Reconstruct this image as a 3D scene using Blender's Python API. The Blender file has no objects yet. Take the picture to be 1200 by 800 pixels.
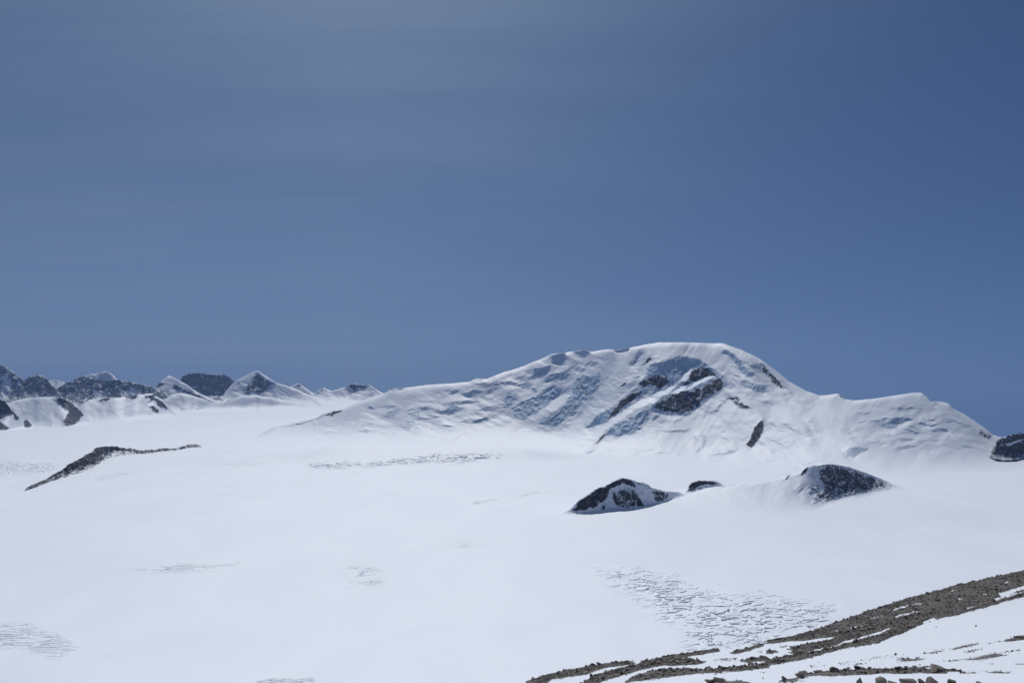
import bpy, math, random
import numpy as np
from mathutils import Vector, Matrix

random.seed(7)
RNG = np.random.default_rng(11)
scn = bpy.context.scene
COL = scn.collection

# ------------------------------------------------------------------ camera geometry
F = 940.0                       # focal length in photo pixels (1200 wide)
HC = 400.0                      # eye height above the glacier
TH = math.atan(55.0 / F)        # slight upward pitch
CT, ST = math.cos(TH), math.sin(TH)

def ray(px, py):
    a = (np.asarray(px, float) - 600.0) / F
    b = (400.0 - np.asarray(py, float)) / F
    return a, CT - b * ST, ST + b * CT

def at(px, py, Y):
    x, y, z = ray(px, py)
    k = np.asarray(Y, float) / y
    return x * k, y * k, HC + z * k

def project(X, Y, Z):
    f = Y * CT + (Z - HC) * ST
    u = -Y * ST + (Z - HC) * CT
    f = np.maximum(f, 1e-3)
    return 600.0 + F * X / f, 400.0 - F * u / f

# ------------------------------------------------------------------ noise
_perm = np.random.default_rng(3).permutation(256).astype(np.int64)
_perm = np.concatenate([_perm, _perm, _perm])
_g = np.random.default_rng(5).normal(size=(256, 3))
_g = (_g / np.linalg.norm(_g, axis=1)[:, None]).astype(np.float32)

def perlin(x, y, z=None):
    x = np.asarray(x, np.float64); y = np.asarray(y, np.float64)
    if z is None: z = np.full_like(x, 0.37)
    shp = x.shape
    x = x.ravel(); y = y.ravel(); z = np.asarray(z, np.float64).ravel()
    xi = np.floor(x).astype(np.int64); yi = np.floor(y).astype(np.int64); zi = np.floor(z).astype(np.int64)
    xf = (x - xi).astype(np.float32); yf = (y - yi).astype(np.float32); zf = (z - zi).astype(np.float32)
    xi &= 255; yi &= 255; zi &= 255
    fade = lambda t: t * t * t * (t * (t * 6 - 15) + 10)
    u, v, w = fade(xf), fade(yf), fade(zf)
    out = 0
    for dx in (0, 1):
        px_ = _perm[xi + dx]
        wx = u if dx else 1 - u
        for dy in (0, 1):
            py_ = _perm[px_ + yi + dy]
            wy = v if dy else 1 - v
            for dz in (0, 1):
                g = _g[_perm[py_ + zi + dz]]
                wz = w if dz else 1 - w
                out = out + wx * wy * wz * (g[:, 0] * (xf - dx) + g[:, 1] * (yf - dy) + g[:, 2] * (zf - dz))
    return (out * 1.5).reshape(shp)

def fbm(x, y, z=None, o=4, lac=2.03, gain=0.5):
    s = 0; a = 1.0; n = 0
    for i in range(o):
        k = lac ** i
        s = s + a * perlin(np.asarray(x) * k + 17.3 * i, np.asarray(y) * k - 9.1 * i, None if z is None else np.asarray(z) * k + 4.7 * i)
        n += a; a *= gain
    return s / n

def ridged(x, y, z=None, o=4, lac=2.1, gain=0.5):
    s = 0; a = 1.0; n = 0
    for i in range(o):
        k = lac ** i
        s = s + a * (1 - 2 * np.abs(perlin(np.asarray(x) * k + 11.3 * i, np.asarray(y) * k + 5.1 * i, None if z is None else np.asarray(z) * k + 3.7 * i)))
        n += a; a *= gain
    return s / n

def cell_edge(x, y, seed=0):
    """distance between nearest and second nearest jittered grid point (small = cell border)"""
    xi = np.floor(x).astype(np.int64); yi = np.floor(y).astype(np.int64)
    f1 = np.full(x.shape, 9.0); f2 = np.full(x.shape, 9.0)
    for dx in (-1, 0, 1):
        for dy in (-1, 0, 1):
            cx = xi + dx; cy = yi + dy
            h = _perm[(_perm[(cx + seed) & 255] + cy) & 255]
            h2 = _perm[(h + 91) & 255]
            d = np.hypot(cx + h / 255.0 - x, cy + h2 / 255.0 - y)
            f2 = np.where(d < f1, f1, np.minimum(f2, d)); f1 = np.minimum(f1, d)
    return f2 - f1

def sstep(a, b, x):
    t = np.clip((x - a) / (b - a), 0, 1)
    return t * t * (3 - 2 * t)

def poly_sd(X, Y, pts):
    """signed distance to a polygon, positive inside"""
    out = np.full(X.shape, -1e3)
    pts = np.asarray(pts, float)
    m = (X > pts[:, 0].min() - 12) & (X < pts[:, 0].max() + 12) & (Y > pts[:, 1].min() - 12) & (Y < pts[:, 1].max() + 12)
    if not m.any(): return out
    x = X[m]; y = Y[m]
    d = np.full(x.shape, 1e9); ins = np.zeros(x.shape, bool)
    n = len(pts)
    for i in range(n):
        ax, ay = pts[i]; bx, by = pts[(i + 1) % n]
        ex, ey = bx - ax, by - ay
        t = np.clip(((x - ax) * ex + (y - ay) * ey) / (ex * ex + ey * ey + 1e-9), 0, 1)
        d = np.minimum(d, np.hypot(x - ax - t * ex, y - ay - t * ey))
        if ay != by:
            c = ((ay > y) != (by > y)) & (x < ex * (y - ay) / ey + ax)
            ins ^= c
    out[m] = np.where(ins, d, -d)
    return out

def line_d(X, Y, pts):
    d = np.full(X.shape, 1e9)
    for (ax, ay), (bx, by) in zip(pts[:-1], pts[1:]):
        ex, ey = bx - ax, by - ay
        t = np.clip(((X - ax) * ex + (Y - ay) * ey) / (ex * ex + ey * ey + 1e-9), 0, 1)
        d = np.minimum(d, np.hypot(X - ax - t * ex, Y - ay - t * ey))
    return d

# ------------------------------------------------------------------ glacier level
def seg_bump(x, y, ax, ay, bx, by, ha, hb, wf, wb, we):
    """ridge of snow along a segment, wf wide towards the viewer, wb away from him, we at its ends"""
    ex, ey = bx - ax, by - ay; L = math.hypot(ex, ey)
    tx, ty = ex / L, ey / L; nx, ny = -ty, tx
    s = (x - ax) * tx + (y - ay) * ty; n = (x - ax) * nx + (y - ay) * ny
    over = np.maximum(0, np.maximum(-s, s - L))
    h = ha + (hb - ha) * np.clip(s / L, 0, 1)
    w = np.where(n > 0, wb, wf)
    return h * np.exp(-(n / w) ** 2 - (over / we) ** 2)

def far_drop(x, y, z):
    az = x / np.maximum(y, 200.0)
    drop = sstep(0.22, 0.42, az) * np.maximum(0, y - 6200)
    return z - np.minimum(0.085 * drop, 2900)

def G(x, y, swell=True):
    x = np.asarray(x, float); y = np.asarray(y, float)
    r = np.hypot(x, y)
    z = 11.0 * perlin(x / 1150 + 3.1, y / 1500) * sstep(900, 2500, r) + 2.6 * perlin(x / 330, y / 420 + 7.7) + 0.7 * perlin(x / 90, y / 120)
    z = z + seg_bump(x, y, 470, 2650, 1150, 2800, 14, 16, 360, 300, 260)
    if not swell: return far_drop(x, y, z)
    # swells with a steeper near side where the glacier breaks
    z = z + seg_bump(x, y, -900, 4650, 0, 4700, 50, 46, 190, 700, 300)
    z = z + seg_bump(x, y, -1500, 4550, -1050, 4500, 12, 16, 170, 500, 250)
    return far_drop(x, y, z)

def base_depth(px, py, swell=True):
    x, y, z = ray(px, py)
    z = np.minimum(z, -0.004)
    g = np.zeros_like(z)
    for _ in range(25):
        k = (HC - g) / (-z)
        g = 0.5 * g + 0.5 * G(x * k, y * k, swell)
    return y * (HC - g) / (-z)

# ------------------------------------------------------------------ object helpers
def tag(o, label=None, cat=None, group=None, kind=None):
    if label: o['label'] = label
    if cat: o['category'] = cat
    if group: o['group'] = group
    if kind: o['kind'] = kind
    return o

def grid_mesh(name, P, mat, attrs=None, smooth=True):
    """P: (n, m, 3) grid of points -> one mesh object"""
    n, m = P.shape[:2]
    idx = np.arange(n * m).reshape(n, m)
    q = np.stack([idx[:-1, :-1], idx[1:, :-1], idx[1:, 1:], idx[:-1, 1:]], -1).reshape(-1, 4)
    return raw_mesh(name, P.reshape(-1, 3), q, mat, attrs, smooth)

def raw_mesh(name, V, Q, mat, attrs=None, smooth=True):
    me = bpy.data.meshes.new(name)
    V = np.ascontiguousarray(V, np.float32); Q = np.ascontiguousarray(Q, np.int32)
    k = Q.shape[1]
    me.vertices.add(len(V)); me.vertices.foreach_set('co', V.ravel())
    me.loops.add(Q.size); me.loops.foreach_set('vertex_index', Q.ravel())
    me.polygons.add(len(Q))
    me.polygons.foreach_set('loop_start', np.arange(0, Q.size, k, dtype=np.int32))
    me.polygons.foreach_set('loop_total', np.full(len(Q), k, np.int32))
    me.polygons.foreach_set('use_smooth', np.full(len(Q), smooth, bool))
    me.update(calc_edges=True)
    for an, av in (attrs or {}).items():
        a = me.attributes.new(an, 'FLOAT', 'POINT')
        a.data.foreach_set('value', np.ascontiguousarray(av, np.float32).ravel())
    me.materials.append(mat)
    o = bpy.data.objects.new(name, me); COL.objects.link(o)
    return o

# ------------------------------------------------------------------ materials
class N:
    def __init__(self, name):
        self.m = bpy.data.materials.new(name); self.m.use_nodes = True
        self.t = self.m.node_tree; self.t.nodes.clear()
        self.out = self.t.nodes.new('ShaderNodeOutputMaterial')
    def n(self, typ, **kw):
        nd = self.t.nodes.new('ShaderNode' + typ)
        for k, v in kw.items():
            if k in nd.inputs: self.set(nd, k, v)
            else: setattr(nd, k, v)
        return nd
    def set(self, nd, k, v):
        if isinstance(v, bpy.types.NodeSocket): self.t.links.new(v, nd.inputs[k])
        else: nd.inputs[k].default_value = v
    def math(self, op, a, b=0.0, c=0.0, clamp=False):
        nd = self.t.nodes.new('ShaderNodeMath'); nd.operation = op; nd.use_clamp = clamp
        for i, v in enumerate((a, b, c)): self.set(nd, i, v)
        return nd.outputs[0]
    def mix(self, f, a, b):
        nd = self.t.nodes.new('ShaderNodeMix'); nd.data_type = 'RGBA'
        self.set(nd, 0, f); self.set(nd, 6, a); self.set(nd, 7, b)
        return nd.outputs[2]
    def smooth(self, x, a, b):
        nd = self.t.nodes.new('ShaderNodeMapRange'); nd.interpolation_type = 'SMOOTHSTEP'
        self.set(nd, 0, x); self.set(nd, 1, a); self.set(nd, 2, b)
        return nd.outputs[0]
    def noise(self, vec, scale, detail=4, rough=0.55, dist=0.0):
        nd = self.n('TexNoise', Scale=scale, Detail=detail, Roughness=rough, Distortion=dist)
        self.set(nd, 'Vector', vec)
        return nd.outputs[0]
    def mapping(self, vec, scale=(1, 1, 1), rot=(0, 0, 0)):
        nd = self.n('Mapping'); self.set(nd, 'Vector', vec)
        nd.inputs['Scale'].default_value = scale; nd.inputs['Rotation'].default_value = rot
        return nd.outputs[0]

SNOW = (0.785, 0.832, 0.908, 1)

def snow_rock_material(name, unit, rock_a, rock_b, dust=0.5, ragged=0.8, ice=None, bump=1.0, dirt=1.0, snowbump=0.12):
    """snow cover with bare rock where the vertex attribute 'rock' says so; unit = metres of one small feature"""
    k = N(name)
    pos = k.n('NewGeometry').outputs['Position']
    nz = k.n('SeparateXYZ'); k.set(nz, 0, k.n('NewGeometry').outputs['Normal'])
    att = k.n('Attribute', attribute_name='rock').outputs['Fac']
    n1 = k.noise(k.mapping(pos, (1, 0.6, 0.5)), 1.0 / (unit * 6), 7, 0.68, 0.6)
    n2 = k.noise(k.mapping(pos, (1, 1, 0.7)), 1.0 / (unit * 1.5), 5, 0.7)
    r = k.math('ADD', k.math('MULTIPLY_ADD', n1, ragged, -0.5 * ragged), att)
    r = k.math('ADD', r, k.math('MULTIPLY_ADD', n2, dust, -0.5 * dust))
    slope = k.math('SUBTRACT', 0.72, nz.outputs[2])               # snow keeps to the flatter ledges
    r = k.math('ADD', r, k.math('MULTIPLY', k.math('MULTIPLY', slope, 0.45), att))
    fac = k.smooth(r, 0.46, 0.58)
    fac = k.math('MULTIPLY', fac, k.smooth(att, 0.02, 0.12))
    rc = k.mix(k.smooth(k.noise(pos, 1.0 / (unit * 2.5), 6, 0.75), 0.36, 0.66), rock_a, rock_b)
    sn = k.mix(k.smooth(k.noise(k.mapping(pos, (1, 0.5, 1), (0, 0, 0.4)), 1.0 / (unit * 70), 6, 0.6, 0.8), 0.38, 0.6), (SNOW[0] * 0.965, SNOW[1] * 0.968, SNOW[2] * 0.975, 1), SNOW)
    if dirt < 1: sn = k.mix(1.0, sn, (SNOW[0] * dirt, SNOW[1] * dirt, SNOW[2] * dirt, 1))
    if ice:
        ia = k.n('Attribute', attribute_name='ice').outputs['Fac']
        sn = k.mix(k.smooth(ia, 0.15, 0.8), sn, ice)  # ice colour: blue ice with shade painted in
    colr = k.mix(fac, sn, rc)
    p = k.n('BsdfPrincipled')
    k.set(p, 'Base Color', colr)
    k.set(p, 'Roughness', k.math('MULTIPLY_ADD', fac, 0.25, 0.62))
    p.inputs['Specular IOR Level'].default_value = 0.35
    h = k.math('ADD', k.math('MULTIPLY', k.noise(pos, 1.0 / (unit * 2.0), 5, 0.6), k.math('MULTIPLY_ADD', fac, 1.0 - snowbump * 0.5, snowbump)),
               k.math('MULTIPLY', fac, -0.2))
    b = k.n('Bump'); b.inputs['Strength'].default_value = 0.6 * bump; b.inputs['Distance'].default_value = unit * 0.6
    k.set(b, 'Height', h); k.set(p, 'Normal', b.outputs[0])
    k.t.links.new(p.outputs[0], k.out.inputs[0])
    return k.m

M_MOUNT = snow_rock_material('mountain_snow_and_rock', 6.0, (0.028, 0.033, 0.045, 1), (0.10, 0.106, 0.125, 1), 1.1, 1.3, ice=(0.42, 0.56, 0.72, 1), snowbump=0.55)  # ice: blue ice, made darker and bluer to deepen the shaded cliffs
M_FAR = snow_rock_material('far_snow_and_rock', 10.0, (0.03, 0.036, 0.05, 1), (0.075, 0.082, 0.10, 1), 1.2, 1.2, snowbump=0.4)
M_OUT = snow_rock_material('outcrop_rock_and_snow', 2.2, (0.028, 0.031, 0.042, 1), (0.07, 0.072, 0.084, 1), 1.3, 1.1)
M_GLAC = snow_rock_material('glacier_snow', 3.0, (0.05, 0.05, 0.055, 1), (0.1, 0.1, 0.1, 1), 0.4, 0.4, ice=(0.11, 0.19, 0.26, 1), bump=0.35)  # ice: blue ice darkened so the trenches look shaded
M_SLOPE = snow_rock_material('slope_snow_and_rubble', 0.28, (0.038, 0.035, 0.033, 1), (0.175, 0.162, 0.15, 1), 0.9, 0.8, bump=2.0, dirt=0.88)

def stone_material():
    k = N('moraine_stone')
    pos = k.n('NewGeometry').outputs['Position']
    inf = k.n('Attribute', attribute_name='tone').outputs['Fac']
    c = k.mix(inf, (0.06, 0.052, 0.046, 1), (0.36, 0.325, 0.29, 1))
    c = k.mix(k.math('MULTIPLY', k.noise(pos, 5.0, 5, 0.7), 0.6), c, (0.07, 0.06, 0.052, 1))
    p = k.n('BsdfPrincipled'); k.set(p, 'Base Color', c); p.inputs['Roughness'].default_value = 0.9
    p.inputs['Specular IOR Level'].default_value = 0.25
    b = k.n('Bump'); b.inputs['Strength'].default_value = 0.7; b.inputs['Distance'].default_value = 0.05
    k.set(b, 'Height', k.noise(pos, 9.0, 5, 0.65)); k.set(p, 'Normal', b.outputs[0])
    k.t.links.new(p.outputs[0], k.out.inputs[0])
    return k.m
M_STONE = stone_material()

# ------------------------------------------------------------------ relief mountains
def solve_relief(r, lam, mu=0.002):
    """least-squares e(x,t): e_t ~ r, e_x ~ 0, e = 0 at the foot (cosine transform in x, tridiagonal in t)"""
    nx, nt = r.shape                       # r[:, j] target of e[j+1]-e[j], j = 0..nt-1 ; e has nt+1 rows
    R = np.zeros((nx, nt))                 # rhs for unknown rows 1..nt
    R[:, :-1] = r[:, 1:] - r[:, :-1]
    R[:, -1] = -r[:, -1]
    ext = np.concatenate([R, R[::-1]], 0)
    Fh = np.fft.rfft(ext, axis=0)
    kx = np.arange(Fh.shape[0]) * (2 * np.pi / (2 * nx))
    ev = -2 * lam * (1 - np.cos(kx)) - mu
    a = np.ones(nt); c = np.ones(nt); c[-1] = 0
    b = np.full((Fh.shape[0], nt), -2.0) + ev[:, None]; b[:, -1] += 1.0
    cp = np.zeros((Fh.shape[0], nt)); dp = np.zeros((Fh.shape[0], nt), complex)
    cp[:, 0] = c[0] / b[:, 0]; dp[:, 0] = Fh[:, 0] / b[:, 0]
    for j in range(1, nt):
        den = b[:, j] - a[j] * cp[:, j - 1]
        cp[:, j] = c[j] / den
        dp[:, j] = (Fh[:, j] - a[j] * dp[:, j - 1]) / den
    E = np.zeros_like(dp); E[:, -1] = dp[:, -1]
    for j in range(nt - 2, -1, -1):
        E[:, j] = dp[:, j] - cp[:, j] * E[:, j + 1]
    e = np.fft.irfft(E, n=2 * nx, axis=0)[:nx]
    return np.concatenate([np.zeros((nx, 1)), e], 1)

SURF = {}
def surf_depth(key, px, py):
    xs, Yp, D = SURF[key]
    out = []
    for a, b in zip(np.atleast_1d(px), np.atleast_1d(py)):
        i = int(np.clip(np.searchsorted(xs, a), 0, len(xs) - 1))
        out.append(np.interp(-b, -Yp[i], D[i]))
    return np.array(out)

def interp(pts, x):
    p = np.asarray(pts, float)
    return np.interp(x, p[:, 0], p[:, 1])

def smooth1(a, w):
    if w < 1: return a
    k = np.hanning(2 * w + 3)[1:-1]; k /= k.sum()
    return np.convolve(np.pad(a, w, mode='edge'), k, mode='valid')

def relief(name, crest, base, mat, dpx=0.6, nt=140, run=15.0, foot=12.0, flute=0.0, zones=(), jag=0.0, foot_noise=0.0, cap=4.0, feats=(), rock=0.0, crag=1.0,
           rough=0.5, back=900.0, lam=0.25, ribs=0.35, rib_w=9.0, warp=1.6, crest_noise=0.0, base_d=None, seed=0.0, cap_g=3.0, snowamp=0.35):
    x0, x1 = crest[0][0], crest[-1][0]
    nx = int((x1 - x0) / dpx) + 1
    xs = np.linspace(x0, x1, nx)
    yc = interp(crest, xs); yb = interp(base, xs)
    yb = smooth1(yb, int(min(14, (x1 - x0) / 12) / dpx)); yc = smooth1(yc, int(0.8 / dpx))
    if crest_noise: yc = yc + crest_noise * fbm(xs / 7.0 + seed, xs * 0 + seed, o=4) - jag * (ridged(xs / 5.0 + seed, xs * 0 + 3 + seed, o=4, gain=0.6) - 0.35)
    if foot_noise: yb = yb + foot_noise * fbm(xs / 16.0 + seed, xs * 0 + 7 + seed, o=3) * np.clip(np.minimum(xs - x0, x1 - xs) / 20, 0, 1)
    yb = np.maximum(yb, yc + 0.4)
    t = np.linspace(0, 1, nt + 1)
    X = np.repeat(xs[:, None], nt + 1, 1)
    Yp = yb[:, None] + (yc - yb)[:, None] * t[None]
    d0 = base_depth(xs, yb, x1 - x0 < 500) if base_d is None else np.full(nx, float(base_d)) if np.isscalar(base_d) else interp(base_d, xs)
    d0 = smooth1(d0, int((30 if x1 - x0 > 500 else 4) / dpx))
    pxm = d0 / F                                       # metres of one photo pixel at the foot
    # local warp so that authored outlines become ragged
    WX = X + warp * fbm(X / 9 + seed, Yp / 7 + 3.3, o=4) * 2.2
    WY = Yp + warp * fbm(X / 9 + 31.7, Yp / 7 + seed, o=4) * 1.8
    runx = np.full(nx, float(run)) if np.isscalar(run) else smooth1(interp(run, xs), int(12 / dpx))
    g0 = np.repeat((runx * pxm / 5.5)[:, None], nt + 1, 1)
    hb = (yb[:, None] - Yp); ht = (Yp - yc[:, None])
    gflat = (d0 ** 2 / (F * HC))[:, None]
    g0 = g0 + np.maximum(0, gflat * 0.8 - g0) * np.exp(-(hb / foot) ** 1.2)
    g0 = g0 * (1 + cap_g * np.exp(-(ht / cap) ** 1.5))
    # ribs running down the fall line and general lumpiness
    nb = fbm(X / rib_w + seed, Yp / (rib_w * 2.6) + 0.35 * X / rib_w + seed, o=4)
    gs = np.minimum(g0, 1.4 * (runx * pxm / 5.5)[:, None])
    Fm = np.exp(ribs * 2.2 * nb * (1 - np.exp(-(hb / foot) ** 2)))
    for poly, amp, sc, soft in zones:      # broken ground: spurs, ledges and ice blocks between lit snow
        m = sstep(-soft, soft, poly_sd(WX, WY, poly))
        ru = (X + 0.75 * Yp) / sc; rv = (Yp - 0.45 * X) / (sc * 0.62)
        q = 0.62 * (ridged(ru * 0.6 + seed, rv, o=4, gain=0.6) - 0.25) + 0.75 * fbm(X / (sc * 0.7) + 9, Yp / (sc * 0.38) + seed, o=4, gain=0.62)
        Fm = Fm * np.exp(-2.0 * amp * m * q * (1 - np.exp(-(hb / 4.5) ** 2)) * (1 - 0.7 * np.exp(-(ht / 5) ** 2)))
    if flute:                       # narrow avalanche runnels
        slant = X + 0.55 * (Yp - yb[:, None])
        Fm = Fm * np.exp(flute * fbm(slant / 3.2 + seed, Yp / 40 + seed, o=3) * sstep(0.0, 0.3, fbm(X / 45 + seed, Yp / 30, o=2) + 0.15) * 2 * (1 - np.exp(-(hb / 20) ** 2)))
    g = g0 + gs * (Fm - 1)
    ice_shade = np.zeros(X.shape); rk = np.full(X.shape, float(rock)); crg = np.full(X.shape, float(rock))
    ledge = np.exp(1.9 * fbm((X + 0.5 * Yp) / 6.0 + seed, (Yp - 0.3 * X) / 3.4, o=4, gain=0.62))      # broken ledges and ice blocks
    for ft in feats:
        poly, steep, rw = ft[0], ft[1], ft[2]
        soft = ft[3] if len(ft) > 3 else 1.2
        pxs = [q[0] for q in poly]
        i0 = int(np.clip((min(pxs) - x0 - 18) / dpx, 0, nx - 1)); i1 = int(np.clip((max(pxs) - x0 + 18) / dpx, i0 + 1, nx))
        w = slice(i0, i1)
        sd = poly_sd(WX[w], WY[w], poly)
        m = sstep(-soft, soft, sd)
        if steep > 0:
            g[w] = g[w] * (1 - m) + m * (np.minimum(g[w], 1.5 * gs[w]) * (1 - steep) * ledge[w] + 0.22 * pxm[w, None] * steep)
            if rw < 0.4: ice_shade[w] = np.maximum(ice_shade[w], m * np.clip((steep - 0.7) * 3.2, 0, 0.75))  # blue ice tint on steep faces, also puts their shade into the colour
        elif steep < 0: g[w] = g[w] * (1 - m) + m * g0[w] * (1 - steep)
        if rw >= 0: rk[w] = np.maximum(rk[w], rw * sstep(-soft * 0.8, 1.2 + soft * 1.6, sd))
        else: rk[w] = rk[w] * (1 - m * (-rw))
    rk = np.clip(rk + np.minimum(rk, 0.7) * 0.55 * fbm(X / 5.5 + seed, Yp / 4.2 + 2 * seed, o=4, gain=0.6), 0, 1)
    g = np.clip(g, 0.12 * pxm[:, None], None)
    rm = (g - g0)[:, :-1] * ((yb - yc) / nt)[:, None]
    r0 = g0[:, :-1] * ((yb - yc) / nt)[:, None]
    D0 = d0[:, None] + np.concatenate([np.zeros((nx, 1)), np.cumsum(r0, 1)], 1)
    e = solve_relief(rm, lam)
    D = D0 + e
    SURF[name + '%.1f' % seed] = (xs, Yp, D)
    PX, PY, PZ = at(X, Yp, D)
    P = np.stack([PX, PY, PZ], -1)
    # displacement along the normal
    du = np.gradient(P, axis=0); dv = np.gradient(P, axis=1)
    nrm = np.cross(du, dv); nrm /= np.linalg.norm(nrm, axis=-1, keepdims=True) + 1e-9
    u = float(np.median(pxm))
    steepness = np.clip(1 - np.abs(nrm[..., 2]), 0, 1)
    edge = np.clip(t * 5, 0, 1)[None] * np.clip(np.minimum(xs - x0, x1 - xs) / 6, 0, 1)[:, None]
    a_r = np.clip(np.maximum(np.maximum(rk, ice_shade * 0.9), sstep(0.22, 0.55, steepness) * 0.25), 0, 1)
    dis = a_r * crag * u * 1.6 * (ridged(PX / (u * 9), PY / (u * 14), PZ / (u * 13), o=5) - 0.3)
    dis = dis + snowamp * u * fbm(PX / (u * 14), PY / (u * 26), PZ / (u * 16), o=4) + rough * u * 0.4 * fbm(PX / (u * 5), PY / (u * 9), PZ / (u * 5), o=4) * sstep(0.28, 0.6, steepness)
    fade_c = 1 - (1 - np.clip(rk, 0, 1)) * np.exp(-ht / 2.5) * 0.8      # keep snow crests clean
    P = P + nrm * (dis * edge * fade_c)[..., None]
    # far side
    nbk = 14
    s = (np.linspace(0, 1, nbk + 1)[1:]) ** 1.6
    top = P[:, -1]
    hgt = np.maximum(top[:, 2] - G(top[:, 0], top[:, 1]), 0)
    bl = smooth1(np.minimum(back, 30 + hgt * 3.2), int(6 / dpx))
    by = top[:, 1][:, None] + bl[:, None] * s[None]
    bx = top[:, 0][:, None] * (by / top[:, 1][:, None])
    gz = np.minimum(G(bx, by), top[:, 2][:, None]) - 25 * s[None]
    q = s[None] * 0.55 + 0.45 * s[None] ** 2
    bz = top[:, 2][:, None] * (1 - q) + gz * q
    bn = 0.8 * u * fbm(bx / (u * 9), by / (u * 12), o=3) * (s * (1 - s) * 4)[None]
    B = np.stack([bx, by, bz + bn], -1)
    # foot tucked into the glacier
    P[:, 0, 2] -= 0.25 * pxm
    ft0 = P[:, 0].copy(); ft0[:, 1] -= 12 * pxm; ft0[:, 0] *= ft0[:, 1] / P[:, 0, 1]
    ft0[:, 2] = np.minimum(P[:, 0, 2], G(ft0[:, 0], ft0[:, 1])) - 2.0 * pxm
    if base_d is not None and not np.isscalar(base_d):      # stands on a slope: goes straight down into the snow
        ft0 = P[:, 0].copy(); ft0[:, 1] += 6 * pxm; ft0[:, 2] -= 14 * pxm
    A = np.concatenate([ft0[:, None], P, B], 1)
    ra = np.concatenate([rk[:, :1] * 0, rk, np.repeat(rk[:, -1:], nbk, 1)], 1)
    ia = np.concatenate([ice_shade[:, :1] * 0, ice_shade, np.repeat(ice_shade[:, -1:] * 0, nbk, 1)], 1)
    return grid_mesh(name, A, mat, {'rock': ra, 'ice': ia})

#@@SCENE
# ================================================================== the setting
# ---- glacier sheet
def make_glacier():
    px = np.concatenate([np.arange(-900, -60, 12.0), np.arange(-60, 1260, 1.6), np.arange(1260, 2101, 12.0)])
    py = np.concatenate([np.geomspace(455 + 940, 455 + 360, 60)[:-1], np.arange(815, 560, -0.55), np.arange(560, 480, -0.4), np.arange(480, 464.4, -0.25)])
    d = F * HC / (py - 455)
    Y = np.repeat(d[None], len(px), 0); X = (px[:, None] - 600) / F * Y
    Z = G(X, Y)
    # faint wind-drifted ripples and flow lines
    r = sstep(700, 1100, Y) * sstep(6000, 2500, Y)
    Z = Z + r * 0.30 * fbm((X + 0.35 * Y) / 150, (Y - 0.3 * X) / 26, o=3)
    o = grid_mesh('glacier', np.stack([X, Y, Z], -1), M_GLAC, {'rock': np.zeros(X.shape), 'ice': np.zeros(X.shape)})
    tag(o, 'wide white snow-covered glacier filling the valley floor below the mountains', 'glacier', None, 'structure')
make_glacier()

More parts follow.
